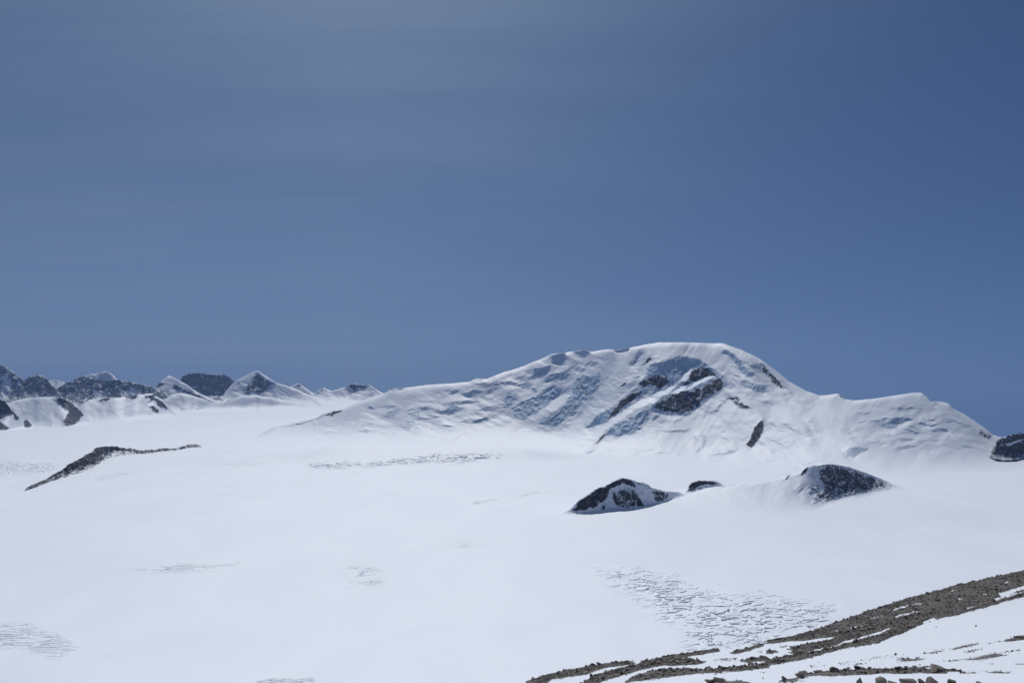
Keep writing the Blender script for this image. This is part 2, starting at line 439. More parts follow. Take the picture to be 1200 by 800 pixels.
# ---- crevassed ice
def crevasses(poly, label, style, depth=4.0, w=0.10, cell=(28, 16), rot=0.0, dens=0.5, bulge=2.0, dp=0.6, dd=1.4, soft=10.0, seed=0, step=1.0, scatter=1.0):
    p = np.asarray(poly, float)
    d_far = float(base_depth(np.array([p[:, 0].mean()]), np.array([p[:, 1].min() - soft * .6]))[0])
    d_near = float(base_depth(np.array([p[:, 0].mean()]), np.array([p[:, 1].max() + soft * .6]))[0])
    px = np.arange(p[:, 0].min() - soft, p[:, 0].max() + soft, dp)
    d = np.arange(d_near, d_far, dd)
    Y = np.repeat(d[None], len(px), 0); X = (px[:, None] - 600) / F * Y
    g = G(X, Y)
    r = sstep(700, 1100, Y) * sstep(6000, 2500, Y)
    g = g + r * 0.30 * fbm((X + 0.35 * Y) / 150, (Y - 0.3 * X) / 26, o=3)
    qx, qy = project(X, Y, g)
    wx = qx + 9 * fbm(qx / 40 + seed, qy / 25, o=4); wy = qy + 5 * fbm(qx / 40 + 9.1, qy / 25 + seed, o=4)
    sd = poly_sd(wx, wy, poly)
    mask = sstep(-soft * 0.5, soft, sd)
    cr, sr = math.cos(rot), math.sin(rot)
    u = X * cr + Y * sr; v = -X * sr + Y * cr
    k = cell[0]
    uw = u + k * 0.9 * fbm(u / (k * 1.3) + seed, v / (k * 1.3), o=4); vw = v + cell[1] * 1.05 * fbm(u / (k * 1.1), v / (k * 1.1) + seed + 5, o=4)
    gate = sstep(-0.12, 0.18, fbm(X / (k * 3.5) + seed, Y / (k * 3.5), o=4) + (dens - 0.5) * 0.9 + (mask - 1) * 0.55)
    if style == 'net':
        e = cell_edge(uw / cell[0], vw / cell[1], seed)
        wv = w * (0.55 + 1.6 * np.clip(fbm(X / (k * 1.7), Y / (k * 1.7) + seed, o=3) + 0.25, 0, 1))
        tr = sstep(wv, wv * 0.45, e) * sstep(-0.34, -0.08, fbm(X / (k * 0.8) + 3, Y / (k * 0.8) + seed, o=3))
        e2 = cell_edge(uw / cell[0] * 2.3 + 3, vw / cell[1] * 2.1 + 5, seed + 9)
        tr = np.maximum(tr, 0.6 * sstep(0.16, 0.06, e2) * sstep(0.02, 0.2, fbm(X / (k * 1.1) + 13, Y / (k * 1.1) + seed, o=3)))
        pit = fbm(X / (k * 1.5) + 31, Y / (k * 1.0) + 2 * seed, o=4)
        tr = np.maximum(tr, 1.3 * sstep(0.23, 0.30, pit))
        xi = np.floor(uw / cell[0]).astype(int); yi = np.floor(vw / cell[1]).astype(int)
        blk = fbm(uw / cell[0] * 0.9 + 7, vw / cell[1] * 0.9 + seed, o=2) * step
    else:
        n = fbm(uw / cell[0], vw / cell[1], o=3) ; n2 = fbm(uw / cell[0] * 1.0 + 40, vw / cell[1] * 1.9 + 11, o=3)
        tr = np.maximum(sstep(w, w * 0.35, np.abs(n)), 0.7 * sstep(w, w * 0.3, np.abs(n2)))
        blk = step * n2
    brk = 0.75 if dens >= 0.79 else 0.3
    gate = gate * (brk + (1 - brk) * sstep(-0.15, 0.2, fbm(X / (k * 1.3) + 51, Y / (k * 1.6) + seed, o=3)))
    e_gate = sstep(0.05, 0.75, mask)
    tr = tr * gate * e_gate
    Z = g + mask * (bulge + blk * gate) - (1 - sstep(0.0, 0.12, mask)) * 1.2 - tr * depth
    o = grid_mesh('crevasse_field', np.stack([X, Y, Z], -1), M_GLAC, {'rock': np.zeros(X.shape), 'ice': np.clip(tr * 0.85, 0, 1)})  # ice grows with trench depth: blue walls plus painted shade
    tag(o, label, 'crevasse field', None, 'structure')

crevasses([(690, 662), (740, 660), (800, 672), (860, 686), (905, 692), (960, 700), (1005, 705), (960, 745), (900, 762), (830, 778), (795, 775), (800, 745), (770, 728), (745, 705), (715, 690)],
          'broken blue-grey crevasse field on the glacier just beyond the brown moraine', 'net', depth=12.0, w=0.23, cell=(33, 21), rot=0.35, dens=0.98, bulge=1.4, seed=4, soft=30, step=4.0)
crevasses([(395, 652), (440, 650), (460, 665), (455, 690), (420, 698), (370, 696), (400, 678)],
          'small patch of short dark crevasses in the open snow near the middle of the glacier', 'line', depth=6, w=0.06, cell=(30, 18), rot=0.9, dens=0.72, soft=16, bulge=1.0, dp=0.6, dd=1.5, seed=21, step=0.8)
crevasses([(118, 668), (150, 660), (210, 657), (250, 660), (285, 656), (280, 664), (230, 672), (170, 674)],
          'thin string of crevasses crossing the snow below the long dark rock ridge', 'line', depth=6, w=0.07, cell=(44, 18), rot=0.2, dens=0.9, soft=14, bulge=1.2, dp=0.6, dd=1.5, seed=33, step=0.8)
crevasses([(-40, 722), (10, 726), (40, 730), (75, 745), (105, 760), (80, 775), (70, 800), (20, 800), (-40, 790)],
          'dark horizontal crevasses in the snow at the bottom left of the glacier', 'line', depth=5.5, w=0.05, cell=(85, 15), rot=0.04, dens=0.56, bulge=0.5, dp=0.6, dd=0.8, seed=45, step=0.8)
crevasses([(300, 796), (330, 793), (370, 792), (378, 800), (360, 806), (300, 806)],
          'narrow dark crevasse at the bottom edge left of the moraine tip', 'line', depth=3.5, w=0.05, cell=(30, 9), rot=0.25, dens=0.85, bulge=0.8, dp=0.6, dd=0.6, seed=52, step=0.6, soft=7)
crevasses([(355, 541), (385, 538), (440, 540), (470, 534), (520, 531), (585, 532), (600, 537), (560, 543), (500, 544), (440, 549), (395, 552), (365, 548)],
          'rough crevassed ice bulge in front of the long left flank of the big mountain', 'line', depth=9, w=0.16, cell=(60, 50), rot=0.1, dens=1.2, bulge=5.0, dp=0.6, dd=4.0, seed=63, step=6.0, soft=6)
crevasses([(-40, 541), (20, 539), (60, 542), (72, 548), (50, 556), (20, 560), (-40, 556)],
          'crevassed ice at the left edge behind the long dark rock ridge', 'line', depth=7, w=0.11, cell=(60, 45), rot=-0.15, dens=1.1, bulge=3.0, dp=0.6, dd=4.0, seed=71, step=3.0, soft=6)
crevasses([(540, 585), (600, 578), (650, 573), (656, 577), (610, 585), (560, 592)],
          'faint crevasse string in the snow left of the rocky hill', 'line', depth=5, w=0.08, cell=(50, 30), rot=0.15, dens=0.8, bulge=1.2, dp=0.6, dd=2.0, seed=77, step=1.2, soft=6)

crevasses([(480, 633), (520, 630), (560, 630), (590, 634), (580, 642), (530, 644), (490, 641)],
          'few thin scattered cracks in the smooth snow left of the large crevasse field', 'line', depth=4, w=0.05, cell=(40, 22), rot=0.1, dens=0.6, bulge=0.8, dp=0.6, dd=1.5, seed=83, step=0.8)
crevasses([(110, 556), (140, 552), (180, 549), (195, 550), (170, 555), (130, 562), (112, 564)],
          'faint crack band in the snow just right of the long dark rock ridge', 'line', depth=5, w=0.08, cell=(50, 34), rot=0.2, dens=1.0, bulge=1.5, dp=0.6, dd=3, seed=88, step=1.5, soft=6)
crevasses([(235, 541), (280, 539), (330, 540), (345, 543), (300, 547), (240, 546)],
          'thin dotted crack line left of the rough ice bulge', 'line', depth=5, w=0.08, cell=(60, 40), rot=0.0, dens=1.0, bulge=1.5, dp=0.6, dd=3.5, seed=93, step=1.5, soft=5)
crevasses([(560, 780), (590, 776), (600, 784), (585, 796), (560, 796)],
          'pair of short slanting cracks near the tip of the moraine', 'line', depth=4, w=0.06, cell=(26, 9), rot=0.7, dens=0.6, bulge=0.5, dp=0.6, dd=0.7, seed=97, step=0.5, soft=6)

# ---- the big mountain
BIG_CREST = [(296, 511), (312, 505), (322, 500), (345, 495), (370, 490), (378, 484), (402, 479), (420, 471), (450, 461), (457, 456), (478, 454), (500, 451), (530, 449), (550, 447),
    (558, 443), (570, 444), (590, 436), (605, 432), (640, 418), (645, 415), (655, 414), (670, 412), (685, 410), (694, 412), (705, 410), (714, 409), (722, 410), (735, 408), (745, 406),
    (760, 403), (773, 401), (800, 401), (830, 402), (848, 402), (858, 406), (870, 410), (890, 420), (912, 436), (925, 447), (945, 458), (960, 463), (968, 463), (980, 461), (985, 462), (989, 467),
    (1000, 469), (1025, 467), (1050, 463), (1070, 460), (1080, 460), (1086, 465), (1091, 471), (1097, 470), (1106, 471), (1112, 473), (1118, 479), (1130, 485), (1145, 495), (1155, 502), (1163, 509),
    (1172, 512), (1200, 511), (1260, 512), (1330, 508)]
BIG_BASE = [(296, 516), (320, 517), (360, 519), (400, 521), (450, 523), (500, 525), (560, 528), (620, 530), (680, 533), (730, 538), (780, 541), (830, 543), (880, 547), (930, 552), (980, 556), (1040, 558), (1100, 557), (1160, 552), (1210, 550), (1330, 548)]
S, R = 0.96, 0.66
BIG_FEATS = [
    # the broad shaded wall that holds ice cliff and rock together
    ([(742, 462), (752, 444), (762, 430), (778, 422), (797, 417), (818, 420), (834, 430), (850, 443), (853, 450), (842, 462), (828, 471), (816, 481), (804, 488), (788, 487), (772, 485), (763, 478), (768, 468), (756, 462), (748, 466)], 0.86, 0.12, 1.6),
    ([(700, 520), (706, 508), (716, 498), (732, 488), (748, 478), (764, 470), (766, 482), (760, 496), (744, 508), (724, 514)], 0.6, 0.0, 3),
    ([(712, 492), (716, 478), (730, 464), (744, 454), (756, 450), (758, 462), (744, 474), (730, 486)], 0.85, 0.3, 1.6),
    ([(625, 505), (632, 488), (650, 470), (666, 452), (684, 436), (704, 430), (708, 450), (698, 470), (680, 488), (664, 500), (644, 508)], 0.62, 0.1, 3),
    ([(590, 486), (600, 468), (622, 454), (646, 440), (664, 440), (660, 460), (640, 480), (612, 496)], 0.55, 0.0, 3),
    # hanging ice cliff below the summit snow cap
    ([(758, 432), (764, 427), (778, 423), (790, 420), (797, 418), (806, 420), (818, 421), (828, 426), (834, 431), (836, 438), (826, 434), (815, 430), (802, 434), (796, 446), (784, 452), (776, 452), (772, 444), (762, 440)], S, 0.0),
    # central rock face
    ([(765, 477), (770, 471), (776, 466), (790, 459), (800, 456), (812, 458), (822, 452), (832, 448), (842, 440), (850, 446), (846, 456), (836, 464), (826, 469), (818, 478), (806, 485), (794, 486), (786, 483), (774, 483)], 0.85, R),
    ([(798, 448), (802, 440), (806, 434), (818, 430), (828, 428), (836, 434), (842, 440), (828, 444), (815, 449), (802, 454)], 0.8, 0.62),
    # rock bands stepping down to the left
    ([(748, 450), (756, 443), (770, 438), (782, 440), (788, 446), (783, 454), (774, 456), (762, 452), (752, 456)], 0.9, 0.72),
    ([(722, 474), (730, 465), (742, 459), (753, 456), (755, 461), (746, 467), (734, 476), (724, 486), (712, 491), (714, 482)], 0.9, 0.75),
    ([(686, 502), (694, 493), (704, 484), (714, 479), (718, 484), (710, 494), (696, 500)], 0.92, 0.25),
    ([(708, 510), (716, 500), (730, 493), (744, 486), (756, 479), (761, 484), (758, 494), (748, 503), (736, 510), (720, 511)], 0.92, 0.1),
    ([(697, 521), (700, 512), (710, 505), (712, 509), (706, 515), (702, 522)], 0.8, 0.85),
    # lit ledges crossing the wall
    ([(786, 460), (797, 455), (812, 449), (826, 444), (836, 440), (834, 444), (820, 450), (806, 457), (792, 462)], -0.8, -0.9, 1.0),
    ([(798, 447), (802, 438), (806, 431), (810, 432), (808, 440), (804, 448)], -0.8, -0.9, 0.9), ([(760, 470), (768, 462), (780, 457), (790, 452), (788, 458), (774, 465), (766, 474)], -0.8, -0.9, 1.2),
    ([(706, 502), (716, 492), (734, 480), (750, 470), (762, 466), (758, 474), (744, 480), (728, 490), (712, 502)], -0.7, -0.9, 1.5),
    ([(684, 514), (696, 502), (706, 496), (706, 506), (696, 514)], -0.7, -0.9, 1.5),
    ([(640, 478), (652, 466), (662, 460), (668, 464), (656, 476), (646, 484)], -0.7, -0.9, 1.5),
    # seracs and shaded ice faces on the left shoulder
    ([(675, 446), (684, 440), (696, 440), (703, 434), (702, 452), (696, 462), (688, 466), (680, 476), (672, 486), (660, 492), (652, 498), (640, 500), (632, 495), (638, 489), (650, 486), (660, 476), (668, 464)], 0.94, 0.36),
    ([(598, 478), (612, 470), (628, 464), (636, 456), (650, 450), (658, 456), (654, 466), (642, 474), (630, 482), (614, 492), (604, 488)], 0.93, 0.28),
    ([(636, 443), (645, 438), (660, 436), (668, 436), (664, 442), (650, 447), (640, 448)], S, 0.0),
    ([(622, 440), (626, 432), (640, 430), (646, 428), (642, 438), (634, 442)], S, 0.0),
    ([(646, 418), (654, 414), (664, 414), (662, 426), (652, 428), (646, 424)], 0.9, 0.1),
    ([(670, 412), (686, 409), (694, 413), (684, 418), (676, 415)], 0.9, 0.25),
    ([(714, 409), (726, 410), (738, 407), (736, 412), (722, 414)], 0.9, 0.3),
    ([(702, 462), (706, 440), (710, 422), (714, 412), (720, 414), (718, 430), (712, 448), (706, 462)], 0.6, 0.0, 4),
    ([(738, 428), (742, 418), (752, 408), (754, 412), (746, 424), (741, 430)], 0.8, 0.45),
    ([(753, 428), (757, 420), (762, 414), (764, 420), (760, 427)], 0.85, 0.6),
    ([(724, 462), (730, 450), (742, 446), (750, 444), (744, 452), (732, 460)], 0.75, 0.15),
    ([(588, 470), (594, 460), (604, 460), (606, 466), (598, 472)], 0.9, 0.05),
    ([(542, 462), (556, 456), (566, 458), (558, 464), (548, 466)], 0.9, 0.05),
    ([(520, 482), (528, 474), (538, 476), (534, 484), (526, 488)], 0.9, 0.2),
    ([(470, 500), (480, 490), (488, 478), (494, 476), (492, 490), (486, 500), (478, 505), (474, 504)], 0.85, 0.0, 2),
    ([(560, 494), (568, 488), (576, 490), (572, 494)], 0.9, 0.0),
    ([(450, 488), (458, 480), (470, 478), (468, 484), (458, 490)], 0.85, 0.0), ([(445, 476), (456, 474), (466, 475), (456, 479)], 0.85, 0.0),
    ([(420, 506), (428, 502), (436, 504), (430, 508)], 0.85, 0.1), ([(376, 508), (384, 504), (394, 505), (384, 510)], 0.8, 0.0),
    ([(536, 470), (550, 468), (564, 470), (552, 474)], 0.8, 0.0), ([(566, 478), (580, 474), (590, 478), (578, 482)], 0.8, 0.0), ([(606, 452), (618, 446), (626, 450), (616, 456)], 0.85, 0.0),
    ([(584, 448), (598, 446), (606, 450), (594, 452)], 0.8, 0.0), ([(556, 450), (566, 448), (580, 450), (568, 454)], 0.75, 0.0),
    # dark rocks on the low left spur
    ([(322, 502), (345, 496), (370, 490), (380, 484), (402, 478), (400, 483), (390, 489), (382, 487), (368, 494), (346, 499)], 0.8, 0.85, 1.0),
    ([(364, 497), (370, 489), (371, 498), (370, 508), (368, 500)], 0.7, 0.55),
    ([(448, 461), (457, 454), (466, 454), (478, 453), (476, 456), (462, 458)], 0.6, 0.75),
    ([(556, 445), (562, 441), (572, 443), (564, 446)], 0.6, 0.6),
    # right side: gullies, seracs, dark rock rib
    ([(846, 412), (850, 409), (858, 412), (866, 420), (874, 430), (882, 440), (878, 443), (868, 436), (862, 426), (854, 418)], 0.9, 0.25),
    ([(888, 428), (894, 425), (902, 432), (912, 444), (922, 455), (914, 456), (904, 450), (896, 440)], 0.85, 0.55),
    ([(866, 446), (874, 444), (884, 450), (898, 452), (900, 460), (888, 460), (878, 454), (870, 452)], 0.85, 0.05),
    ([(895, 470), (900, 468), (906, 474), (904, 476)], 0.8, 0.2),
    ([(832, 486), (838, 478), (848, 470), (855, 462), (864, 465), (874, 472), (881, 477), (874, 480), (862, 476), (856, 468), (846, 476), (838, 484)], 0.6, 0.56),
    ([(875, 521), (877, 512), (884, 502), (890, 493), (894, 491), (897, 500), (894, 508), (888, 518), (882, 526), (877, 524)], 0.85, 0.95),
    ([(814, 512), (820, 510), (826, 516), (824, 530), (817, 530), (818, 520)], 0.7, 0.2),
    ([(772, 505), (790, 504), (808, 503), (806, 506), (788, 507)], 0.8, 0.1),
    ([(830, 534), (850, 530), (862, 526), (864, 530), (850, 534)], 0.7, 0.1),
    ([(915, 497), (922, 496), (932, 501), (946, 511), (944, 513), (930, 505)], 0.7, 0.42),
    ([(900, 520), (910, 512), (922, 514), (940, 520), (950, 530), (935, 528), (916, 522)], 0.45, 0.0, 5),
    ([(943, 494), (950, 494), (958, 506), (956, 510), (948, 502)], 0.75, 0.15),
    ([(1022, 492), (1034, 490), (1050, 489), (1066, 489), (1074, 492), (1060, 494), (1052, 500), (1042, 504), (1034, 499), (1026, 496)], 0.85, 0.12),
    ([(1062, 499), (1070, 497), (1074, 500), (1066, 502)], 0.8, 0.1), ([(1040, 510), (1050, 508), (1060, 513), (1076, 512), (1070, 516), (1050, 516)], 0.75, 0.0),
    ([(1086, 503), (1100, 501), (1113, 505), (1100, 507)], 0.75, 0.25),
    ([(988, 530), (994, 525), (1006, 523), (1018, 526), (1008, 531), (1000, 537), (992, 535)], 0.85, 0.0),
    ([(978, 462), (984, 461), (990, 468), (984, 467)], 0.7, 0.9),
    ([(1086, 464), (1092, 469), (1098, 470), (1104, 472), (1098, 480), (1090, 482)], 0.55, 0.1, 3),
    ([(1108, 474), (1116, 478), (1120, 492), (1112, 488)], 0.5, 0.0, 3),
    ([(1143, 504), (1150, 504), (1158, 506), (1164, 510), (1160, 516), (1153, 514), (1146, 510)], 0.7, 0.66),
    ([(653, 534), (660, 532), (668, 531), (666, 534)], 0.6, 0.6), ([(672, 533), (690, 529), (700, 527), (694, 531), (680, 534)], 0.6, 0.5),
]
_rl = random.Random(21)
def lenses(poly, n, w, h, ang, steep, rock):
    """small ice steps and rock bands scattered inside an outline"""
    P_ = np.array(poly, float); out = []
    while len(out) < n:
        x = _rl.uniform(P_[:, 0].min(), P_[:, 0].max()); y = _rl.uniform(P_[:, 1].min(), P_[:, 1].max())
        if poly_sd(np.array([x]), np.array([y]), poly)[0] < 0: continue
        a = math.radians(_rl.gauss(ang, 14)); ww = w * math.exp(_rl.gauss(0, 0.45)); hh = h * math.exp(_rl.gauss(0, 0.35))
        c, s_ = math.cos(a), math.sin(a)
        pts = [(-ww, 0.3 * hh), (-0.4 * ww, -hh), (0.35 * ww, -0.8 * hh * _rl.uniform(0.5, 1.3)), (ww, -0.2 * hh), (0.5 * ww, hh * _rl.uniform(0.4, 1)), (-0.3 * ww, hh)]
        out.append(([(x + u * c - v * s_, y + u * s_ + v * c) for u, v in pts], _rl.uniform(steep - 0.12, min(0.97, steep + 0.08)), rock if _rl.random() < 0.35 else 0.0, 0.8))
    return out
BIG_FEATS += lenses([(575, 448), (640, 420), (700, 414), (708, 440), (690, 480), (640, 500), (580, 490)], 34, 6, 2.4, -24, 0.88, 0.42)
BIG_FEATS += lenses([(430, 478), (480, 459), (575, 448), (580, 495), (500, 508), (430, 508)], 26, 6, 1.6, -12, 0.84, 0.2)
BIG_FEATS += lenses([(700, 480), (740, 440), (770, 430), (850, 445), (850, 470), (800, 495), (720, 515)], 22, 5, 1.8, -35, 0.86, 0.66)
BIG_FEATS += lenses([(845, 410), (870, 412), (925, 456), (900, 480), (862, 460)], 14, 4, 1.6, 40, 0.82, 0.45)
BIG_FEATS += lenses([(830, 490), (900, 490), (960, 512), (940, 535), (850, 530)], 12, 6, 1.1, 20, 0.75, 0.4)
BIG_FEATS += lenses([(1000, 480), (1080, 475), (1140, 500), (1140, 525), (1020, 525)], 18, 7, 1.5, 6, 0.8, 0.2)
BIG_FEATS += lenses([(440, 512), (560, 512), (700, 522), (800, 532), (960, 542), (950, 549), (800, 540), (640, 529), (500, 523)], 26, 7, 0.7, 2, 0.7, 0.3)
BIG_ZONES = [
    ([(565, 448), (600, 434), (645, 417), (700, 412), (716, 414), (712, 450), (690, 490), (660, 512), (610, 505), (575, 492)], 0.85, 13, 8),
    ([(690, 480), (720, 440), (755, 418), (800, 416), (850, 428), (862, 452), (846, 478), (800, 495), (740, 512), (700, 525), (680, 510)], 0.7, 11, 8),
    ([(340, 505), (420, 476), (480, 458), (570, 447), (600, 460), (590, 500), (520, 515), (420, 514)], 0.75, 17, 10),
    ([(850, 412), (880, 424), (925, 455), (960, 475), (900, 478), (862, 462)], 0.65, 10, 6),
    ([(820, 478), (890, 480), (960, 500), (950, 540), (880, 535), (820, 530)], 0.4, 15, 8),
    ([(1000, 478), (1080, 470), (1130, 490), (1160, 510), (1150, 530), (1060, 530), (990, 520)], 0.7, 15, 8),
]
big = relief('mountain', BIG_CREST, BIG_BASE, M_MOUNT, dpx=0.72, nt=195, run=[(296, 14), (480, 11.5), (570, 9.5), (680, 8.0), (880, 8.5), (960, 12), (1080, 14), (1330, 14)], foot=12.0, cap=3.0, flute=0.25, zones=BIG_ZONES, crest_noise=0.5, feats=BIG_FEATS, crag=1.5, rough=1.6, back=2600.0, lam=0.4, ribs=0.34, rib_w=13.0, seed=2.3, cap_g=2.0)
tag(big, 'largest mountain, broad snow dome with a dark central rock face and hanging ice cliff', 'mountain', None, 'structure')
# ---- far ranges on the left, from the farthest to the nearest
def far(label, crest, base_y, dist, feats=(), rock=0.5, run=7.0, ribs=0.5, rib_w=7.0, crag=1.3, seed=0.0, mat=None, dpx=0.5, nt=90, name='mountain', foot=5.0, cap=1.2, cap_g=1.5, cn=0.8, warp=0.8, lam=0.12, base=None, snowamp=0.5, back=1800.0, rough=0.6, zone=0.75, zs=9.0, jag=None, foot_noise=0.0):
    base = base or [(crest[0][0], base_y), (crest[-1][0], base_y)]
    jag = (1.3 if rock > 0.3 else 0.5) if jag is None else jag
    zn = [([(c[0], c[1] - 3) for c in crest] + [(crest[-1][0], base_y + 2), (crest[0][0], base_y + 2)], zone, zs, 3)] if zone else []
    o = relief(name, crest, base, mat or M_FAR, zones=zn, jag=jag, foot_noise=foot_noise, dpx=dpx, nt=nt, run=run, foot=foot, cap=cap, feats=feats, rock=rock, crag=crag, rough=rough, back=back, lam=lam,
               ribs=ribs, rib_w=rib_w, warp=warp, crest_noise=cn, base_d=dist, seed=seed, cap_g=cap_g, snowamp=snowamp)
    return tag(o, label, 'mountain', None, 'structure')

far('low bluish mountain in the farthest gap between the dark peaks on the left', [(50, 455), (56, 446), (64, 445), (74, 447), (82, 452)], 462, 24000, rock=0.5, seed=1.1)
far('dark streaked peak cut by the left edge of the picture', [(-90, 452), (-60, 440), (-30, 434), (-8, 430), (0, 428), (5, 429), (11, 433), (18, 437), (24, 442), (29, 447), (34, 454), (40, 462), (48, 470)], 480, 14500,
    rock=0.60, seed=2.7, ribs=0.6, feats=[([(2, 440), (10, 436), (14, 450), (10, 468), (2, 466)], 0.0, -0.35, 2)])
far('second dark rocky peak from the left edge, a blunt tower', [(22, 458), (30, 444), (36, 441), (44, 440), (50, 440), (55, 444), (60, 450), (66, 456), (72, 464), (78, 470)], 478, 13900, rock=0.66, seed=3.9, ribs=0.5)
far('long dark ridge topped by a small bright snow cap', [(60, 462), (68, 454), (78, 449), (86, 446), (94, 442), (101, 440), (108, 438), (113, 438), (119, 436), (123, 435), (128, 437), (134, 441), (138, 445), (150, 447), (160, 449), (170, 451), (178, 453), (190, 460), (206, 470)], 480, 14000,
    rock=0.62, seed=5.2, ribs=0.5, feats=[([(99, 441), (110, 437), (123, 434), (132, 438), (137, 445), (124, 446), (110, 443)], 0.0, -1.0, 1.0),
        ([(108, 456), (114, 459), (124, 465), (118, 470), (112, 464)], 0.0, -0.9), ([(145, 459), (155, 457), (166, 460), (158, 465), (148, 464)], 0.0, -0.8)])
far('flat-topped mountain with a shaded rock wall at the back left', [(205, 462), (210, 447), (214, 441), (222, 438), (232, 437), (246, 439), (256, 440), (263, 439), (268, 442), (273, 446), (282, 452), (292, 460)], 474, 15500,
    rock=0.62, run=3.2, seed=6.6, ribs=0.35, cap_g=0.6, cn=0.6)
far('pyramid-shaped peak with dark rock flanks and a snowy right shoulder', [(262, 462), (270, 452), (278, 445), (288, 440), (296, 436), (301, 434), (306, 437), (312, 441), (318, 445), (324, 449), (332, 451), (344, 455), (356, 460), (370, 466), (384, 474), (392, 480)], 481, 14200,
    rock=0.0, run=8.0, seed=7.7, ribs=0.25, rib_w=12, feats=[([(284, 456), (290, 448), (296, 442), (301, 435), (308, 441), (316, 446), (326, 449), (318, 453), (312, 460), (304, 466), (298, 460), (290, 464), (286, 462)], 0.6, 0.66),
        ([(302, 462), (308, 459), (312, 468), (304, 468)], 0.4, 0.55), ([(370, 474), (380, 472), (386, 477), (378, 478)], 0.5, 0.2)])
far('rounded white snow dome left of the flat-topped mountain', [(178, 462), (186, 450), (192, 444), (198, 440), (203, 442), (210, 446), (218, 450), (226, 456), (236, 462), (250, 468), (262, 473)], 482, 14000,
    rock=0.0, run=9.0, seed=8.4, ribs=0.3, feats=[([(168, 452), (180, 450), (187, 446), (194, 450), (188, 454), (176, 458)], 0.6, 0.85), ([(204, 448), (212, 452), (222, 457), (236, 463), (246, 470), (236, 470), (222, 464), (210, 459), (200, 455)], 0.55, 0.7)])
far('low snowy range with dark rocky tops behind the left end of the big mountain', [(330, 462), (338, 454), (346, 450), (350, 449), (355, 453), (362, 457), (368, 461), (374, 457), (380, 454), (388, 458), (396, 456), (405, 453), (411, 450), (416, 449), (424, 451), (433, 451), (440, 455), (446, 459), (456, 463), (470, 470)], 479, 15500,
    rock=0.0, run=8.0, seed=9.3, ribs=0.4, feats=[([(343, 452), (350, 448), (356, 453), (350, 454)], 0.3, 0.8), ([(366, 462), (374, 456), (380, 453), (379, 458), (370, 462)], 0.4, 0.8),
        ([(404, 454), (412, 449), (424, 450), (434, 451), (428, 456), (420, 455), (416, 461), (410, 456)], 0.85, 0.74), ([(410, 468), (424, 462), (438, 460), (432, 468), (420, 471)], 0.7, 0.0, 2)])
# nearer white foothills of that range
far('broad white foothill below the streaked peak at the left edge', [(-120, 476), (-60, 470), (-20, 468), (2, 473), (10, 472), (22, 468), (36, 466), (52, 465), (68, 465), (80, 470), (90, 478), (100, 488), (108, 496)], 500, None,
    rock=0.0, run=11.0, seed=10.1, ribs=0.25, rib_w=14, feats=[([(66, 466), (76, 463), (86, 467), (94, 475), (100, 487), (93, 493), (86, 500), (74, 501), (73, 493), (78, 484), (70, 474)], 0.85, 0.74),
        ([(60, 466), (72, 465), (72, 473), (66, 473)], 0.2, 0.55), ([(48, 497), (60, 497), (74, 499), (60, 500)], 0.5, 0.3)], base=[(-120, 502), (40, 502), (80, 502), (108, 497)], name='snow_hill', foot=2.5, cap=2, zone=0.4, zs=13)
far('white foothill with scattered dark rock knobs in the middle of the left range', [(78, 495), (84, 486), (95, 474), (105, 468), (120, 467), (135, 466), (150, 464), (164, 462), (178, 461), (190, 468), (200, 478), (206, 486), (212, 489)], 493, None,
    rock=0.0, run=11.0, seed=11.9, ribs=0.25, rib_w=14, feats=[([(112, 470), (122, 463), (134, 466), (124, 472)], 0.4, 0.85), ([(142, 465), (148, 459), (158, 458), (165, 464), (158, 468), (148, 468)], 0.5, 0.85),
        ([(166, 463), (180, 460), (186, 464), (178, 468), (170, 468)], 0.4, 0.7), ([(172, 470), (178, 464), (184, 466), (192, 470), (199, 479), (195, 481), (186, 478), (180, 470), (174, 472)], 0.85, 0.74),
        ([(174, 476), (180, 474), (188, 481), (186, 485), (178, 483)], 0.85, 0.74), ([(100, 493), (104, 490), (109, 492), (105, 494)], 0.2, 0.7)], base=[(78, 496), (140, 495), (180, 492), (212, 490)], name='snow_hill', foot=2.5, cap=2, zone=0.4, zs=13)
far('low smooth white hill below the snow dome in the left range', [(176, 486), (184, 478), (194, 468), (202, 462), (212, 460), (224, 463), (240, 468), (262, 470), (282, 464), (300, 463), (320, 466), (350, 472), (372, 478), (392, 481)], 483, None,
    rock=0.0, run=7.0, seed=12.4, ribs=0.25, feats=[([(236, 466), (246, 465), (252, 472), (244, 471)], 0.5, 0.75), ([(252, 466), (266, 464), (280, 466), (268, 470)], 0.6, 0.2), ([(205, 480), (220, 477), (240, 478), (228, 482)], 0.5, 0.0)],
    base=[(176, 487), (230, 486), (300, 484), (392, 482)], name='snow_hill', foot=3, cap=2, zone=0.4, zs=15, rib_w=16)
far('dark rocky spur running down to the glacier at the far left edge', [(-60, 462), (-20, 468), (0, 468), (5, 469), (9, 474), (14, 480), (20, 486), (24, 491), (28, 491), (33, 492), (40, 499)], 505, None,
    rock=0.0, run=6.0, seed=13.3, ribs=0.3, feats=[([(-60, 462), (0, 466), (8, 470), (16, 481), (24, 489), (22, 493), (16, 494), (14, 487), (2, 492), (-60, 496)], 0.85, 0.74), ([(-40, 496), (0, 492), (6, 495), (13, 502), (8, 505), (-40, 505)], 0.85, 0.74),
        ([(26, 490), (33, 491), (41, 500), (36, 502), (27, 502)], 0.85, 0.74)], base=[(-60, 506), (12, 505), (28, 503), (42, 501)], name='snow_hill', foot=1.5, cap=1.2, zone=0.4)

